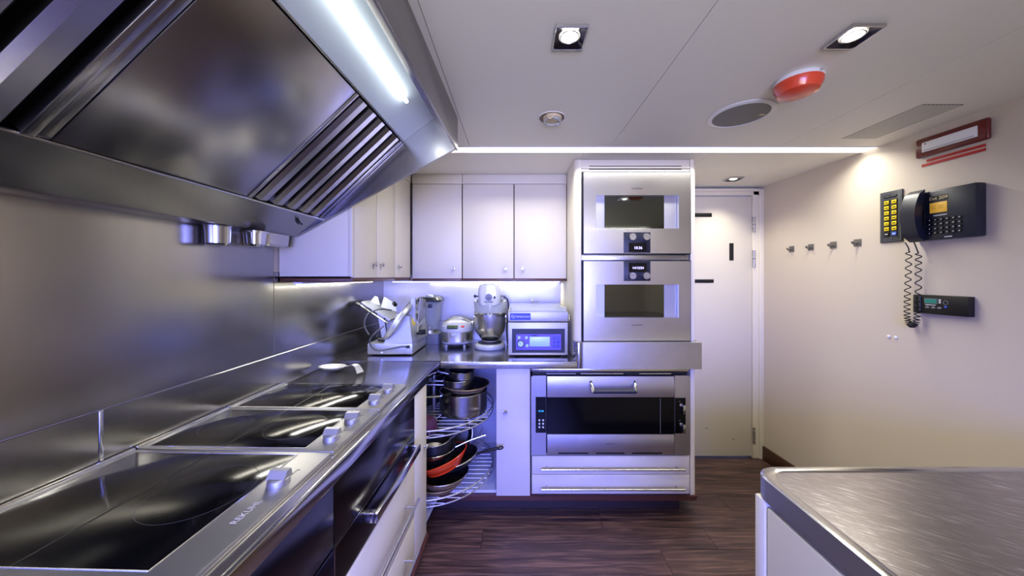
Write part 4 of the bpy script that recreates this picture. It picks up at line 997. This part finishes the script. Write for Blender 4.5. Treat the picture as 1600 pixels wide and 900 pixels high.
# red frame and strips near the ceiling
t = thing('wall_sign','maroon framed white notice plate high on the right wall','sign',(0,1.46,1.966),R)
part('frame', B(-0.020,-0.0005,1.330,1.570,1.962,2.052,b=0.010,seg=3), 'maroon', t)
part('notice_plate', B(-0.0235,-0.0195,1.36,1.541,1.983,2.029,b=0.003), 'white_paint', t)
part('plate_screw', MB().sphere((-0.0236,1.528,2.020),0.003,8,4), 'black', t)
part('plate_slot', B(-0.0240,-0.0232,1.37,1.533,1.9885,1.9905), 'panel_grey', t)
for (a,z_,w_) in [(1.538,1.944,'upper'),(1.556,1.926,'lower')]:
    solo('red_strip','%s of two thin red adhesive strips below the maroon frame' % w_,'strip',B(-0.0025,-0.0003,1.35,a,z_-0.006,z_+0.006),'red',frame=R)
for (y_,w_) in [(1.690,'left'),(1.660,'right')]:
    solo('wall_bumper','tiny pale round bumper on the right wall, %s of two' % w_,'bumper',MB().sphere((-0.002,y_,1.090),0.008,14,6,sx=0.4),'white_paint',frame=R)

# ================================================================== CEILING FITTINGS
def downlight(x,y,label,power,s=0.042):
    t = thing('downlight',label,'downlight',(x,y,CEIL),W,'square recessed ceiling spots')
    o = [(x-s,y-s),(x+s,y-s),(x+s,y+s),(x-s,y+s)]
    n = 32; vs = []; fs = []
    ring = []
    for k_ in range(n):
        a = 2*PI*(k_+0.5)/n; c_, q_ = math.cos(a), math.sin(a); m_ = s/max(abs(c_),abs(q_))
        ring.append((x+c_*m_,y+q_*m_,CEIL-0.0095))
    for p_ in ring: vs.append(p_)
    for k_ in range(n):
        a = 2*PI*(k_+0.5)/n; vs.append((x+0.031*math.cos(a),y+0.031*math.sin(a),CEIL-0.0015))
    for k_ in range(n): fs.append((k_,(k_+1)%n,n+(k_+1)%n,n+k_))
    part('reflector', MB().add(vs,fs), 'steel_dark', t)
    fm = MB()
    for (a,b,c_,d_) in [(-s-0.004,s+0.004,-s-0.004,-s),(-s-0.004,s+0.004,s,s+0.004),(-s-0.004,-s,-s,s),(s,s+0.004,-s,s)]: fm.box(x+a,x+b,y+c_,y+d_,CEIL-0.010,CEIL-0.0004,b=0.001,seg=1)
    part('frame', fm, 'steel', t)
    part('lamp', MB().lathe([(0,CEIL-0.006),(0.018,CEIL-0.006),(0.0235,CEIL-0.002),(0.0235,CEIL-0.0012),(0,CEIL-0.0012)],(x,y,0),28), 'lamp_lit', t, 'lit white bulb')
    part('lamp_clip', MB().torus((x,y,CEIL-0.004),0.0250,0.0018,n=32,k=6), 'steel_bright', t)
    d = bpy.data.lights.new('spot_lamp','SPOT'); d.energy = power; d.color = (1.0,0.94,0.78); d.spot_size = math.radians(120); d.spot_blend = 0.7; d.shadow_soft_size = 0.03
    l = bpy.data.objects.new('spot_lamp',d); C.objects.link(l); l.parent = t; l.location = (0,0,-0.014)
downlight(0.154,0.936,'square ceiling spot nearest the hood, lit white',9)
downlight(0.964,0.933,'square ceiling spot between red alarm and frame edge, lit white',9)
downlight(1.533,2.30,'small square ceiling spot above the white door',9)
downlight(0.154,-0.25,'square ceiling spot behind the viewer, hood side',9)
downlight(0.964,-0.25,'square ceiling spot behind the viewer, wall side',9)
t = thing('ceiling_light_strip','added fill strip light across the ceiling behind the viewer','strip light',(0.8,-0.80,CEIL-0.02))  # unseen strip, added to brighten the rear of the room and its reflections
part('housing', B(-0.2,1.9,-0.84,-0.76,CEIL-0.012,CEIL-0.0005,b=0.002), 'white_paint', t)
part('diffuser', B(-0.19,1.89,-0.835,-0.765,CEIL-0.018,CEIL-0.0125), 'led_white', t)
area_light('strip_lamp', (0.85,-0.80,CEIL-0.022), (0,0,0), 2.0, 0.06, 8, (1.0,0.97,0.86))  # neutral fill from the added rear strip

t = thing('ceiling_light_strip','long glowing strip light across the ceiling before the oven tower','strip light',(0.8,1.774,CEIL))
part('channel', B(-1.0,1.925,1.7345,1.8125,CEIL+0.010,CEIL+0.0138), 'white_paint', t)
part('channel_lip', B(-1.0,1.925,1.7345,1.738,CEIL-0.003,CEIL+0.010), 'white_paint', t)
part('channel_lip', B(-1.0,1.925,1.809,1.8125,CEIL-0.003,CEIL+0.010), 'white_paint', t)
for (a,b) in [(-1.0,-0.187),(-0.184,0.742),(0.745,1.925)]:
    part('diffuser', B(a,b,1.7385,1.8085,CEIL-0.002,CEIL+0.0098), 'led_white', t)
area_light('strip_lamp', (0.80,1.774,CEIL-0.005), (0,0,0), 2.15, 0.06, 13, (1.0,0.97,0.86), spread=math.radians(145))

t = thing('fire_alarm_beacon','red domed alarm beacon with white base on the ceiling','alarm',(0.985,1.14,CEIL))
part('mount', MB().lathe([(0,CEIL-0.0005),(0.066,CEIL-0.0005),(0.070,CEIL-0.006),(0.070,CEIL-0.016),(0,CEIL-0.016)],(0.985,1.14,0),40), 'white_paint', t)
part('dome', MB().lathe([(0,CEIL-0.016),(0.0695,CEIL-0.016),(0.068,CEIL-0.030),(0.058,CEIL-0.050),(0.040,CEIL-0.058),(0,CEIL-0.061)],(0.985,1.14,0),40), 'red_lens', t, 'translucent red dome')
part('number_mark', text_mb('1.44',0.011,lambda a,b:(0.999+a,1.14-0.0693,CEIL-0.010+b)), 'text_dark', t)
t = thing('ceiling_speaker','round grey ceiling speaker with a white ring','speaker',(0.957,1.391,CEIL))
part('ring', MB().shell([(0.105,CEIL-0.0004),(0.123,CEIL-0.0004),(0.123,CEIL-0.003),(0.105,CEIL-0.006),(0.105,CEIL-0.0004)],(0.957,1.391,0),48), 'white_paint', t)
part('grille', MB().lathe([(0,CEIL-0.0005),(0.105,CEIL-0.0005),(0.105,CEIL-0.004),(0,CEIL-0.006)],(0.957,1.391,0),48), 'grille_grey', t)
part('grille_tag', B(1.03,1.052,1.375,1.385,CEIL-0.0065,CEIL-0.005), 'detector_cream', t)
sx_, sy_ = 0.156, 1.419
t = thing('smoke_detector','small cream smoke detector base with hanging hook on the ceiling','detector',(sx_,sy_,CEIL))
part('rim', MB().shell([(0.054,CEIL-0.0004),(0.060,CEIL-0.0004),(0.059,CEIL-0.004),(0.054,CEIL-0.003),(0.054,CEIL-0.0004)],(sx_,sy_,0),40), 'ceiling_white', t)
part('recess', MB().lathe([(0,CEIL-0.0004),(0.054,CEIL-0.0004),(0.054,CEIL-0.001),(0,CEIL-0.001)],(sx_,sy_,0),40), 'dark_base', t)
part('body', MB().lathe([(0,CEIL-0.001),(0.041,CEIL-0.001),(0.039,CEIL-0.012),(0,CEIL-0.013)],(sx_+0.003,sy_-0.004,0),36), 'detector_cream', t)
part('body_collar', MB().shell([(0.030,CEIL-0.012),(0.038,CEIL-0.012),(0.038,CEIL-0.018),(0.030,CEIL-0.020),(0.030,CEIL-0.012)],(sx_+0.003,sy_+0.002,0),32), 'plastic_white', t)
part('clip', B(sx_+0.020,sx_+0.036,sy_+0.012,sy_+0.032,CEIL-0.024,CEIL-0.015,b=0.002), 'plastic_white', t)
part('hook', MB().tube(bez([(sx_-0.022,sy_-0.040,CEIL-0.004),(sx_-0.022,sy_-0.050,CEIL-0.018),(sx_-0.012,sy_-0.054,CEIL-0.028),(sx_+0.002,sy_-0.052,CEIL-0.016)],6),0.0045,8), 'detector_cream', t)

t = thing('air_grille','slotted air conditioning grille in the ceiling by the right wall','vent grille',(1.71,1.36,CEIL))
part('backing', B(1.63,1.795,1.308,1.632,CEIL-0.0012,CEIL-0.0002), 'gap_dark', t)
ns = 10
for i_ in range(ns):
    a = 1.632+i_*(0.1625/ns)
    part('slat', B(a,a+0.0098,1.31,1.630,CEIL-0.0019,CEIL-0.0012), 'ceiling_white', t)

# ================================================================== ISLAND
t = thing('island_counter','white island cabinet with scratched steel top in the right foreground','island',(1.2,0.1,0.0))
ang = -0.012
out = round_rect(0.612,1.95,-0.75,0.853,0.055,(0,1,0,0),n=10)
part('edge_band', MB().prism(out,'z',0.848,0.8995), 'steel_hob', t)
inn = round_rect(0.632,1.95,-0.75,0.833,0.045,(0,1,0,0),n=10)
n_ = len(out); vs_ = [(a,b,0.9005) for a,b in out]+[(a*1.0+0.004,b-0.004,0.9045) for a,b in out]+[(a,b,0.9042) for a,b in inn]+[(a+0.006,b-0.006,0.9012) for a,b in inn]
fs_ = []
for q_ in range(3):
    for j_ in range(n_): fs_.append((q_*n_+j_,q_*n_+(j_+1)%n_,(q_+1)*n_+(j_+1)%n_,(q_+1)*n_+j_))
part('raised_rim', MB().add(vs_,fs_), 'steel_bright', t)
part('top_sheet', MB().prism([(a+0.004,b-0.004) for a,b in inn],'z',0.8997,0.9018), 'steel_scratched', t)
bd = part('body', B(0.628,1.94,-0.72,0.832,0.09,0.846,b=0.003), 'cream_edge', t)
part('side_door', B(0.614,0.627,-0.30,0.798,0.10,0.835,b=0.003), 'cream', bd)
part('corner_post', B(0.612,0.640,0.803,0.836,0.09,0.846,b=0.003), 'cream_edge', bd)
part('plinth', B(0.68,1.94,-0.70,0.78,0.0,0.089), 'toe_kick', t)
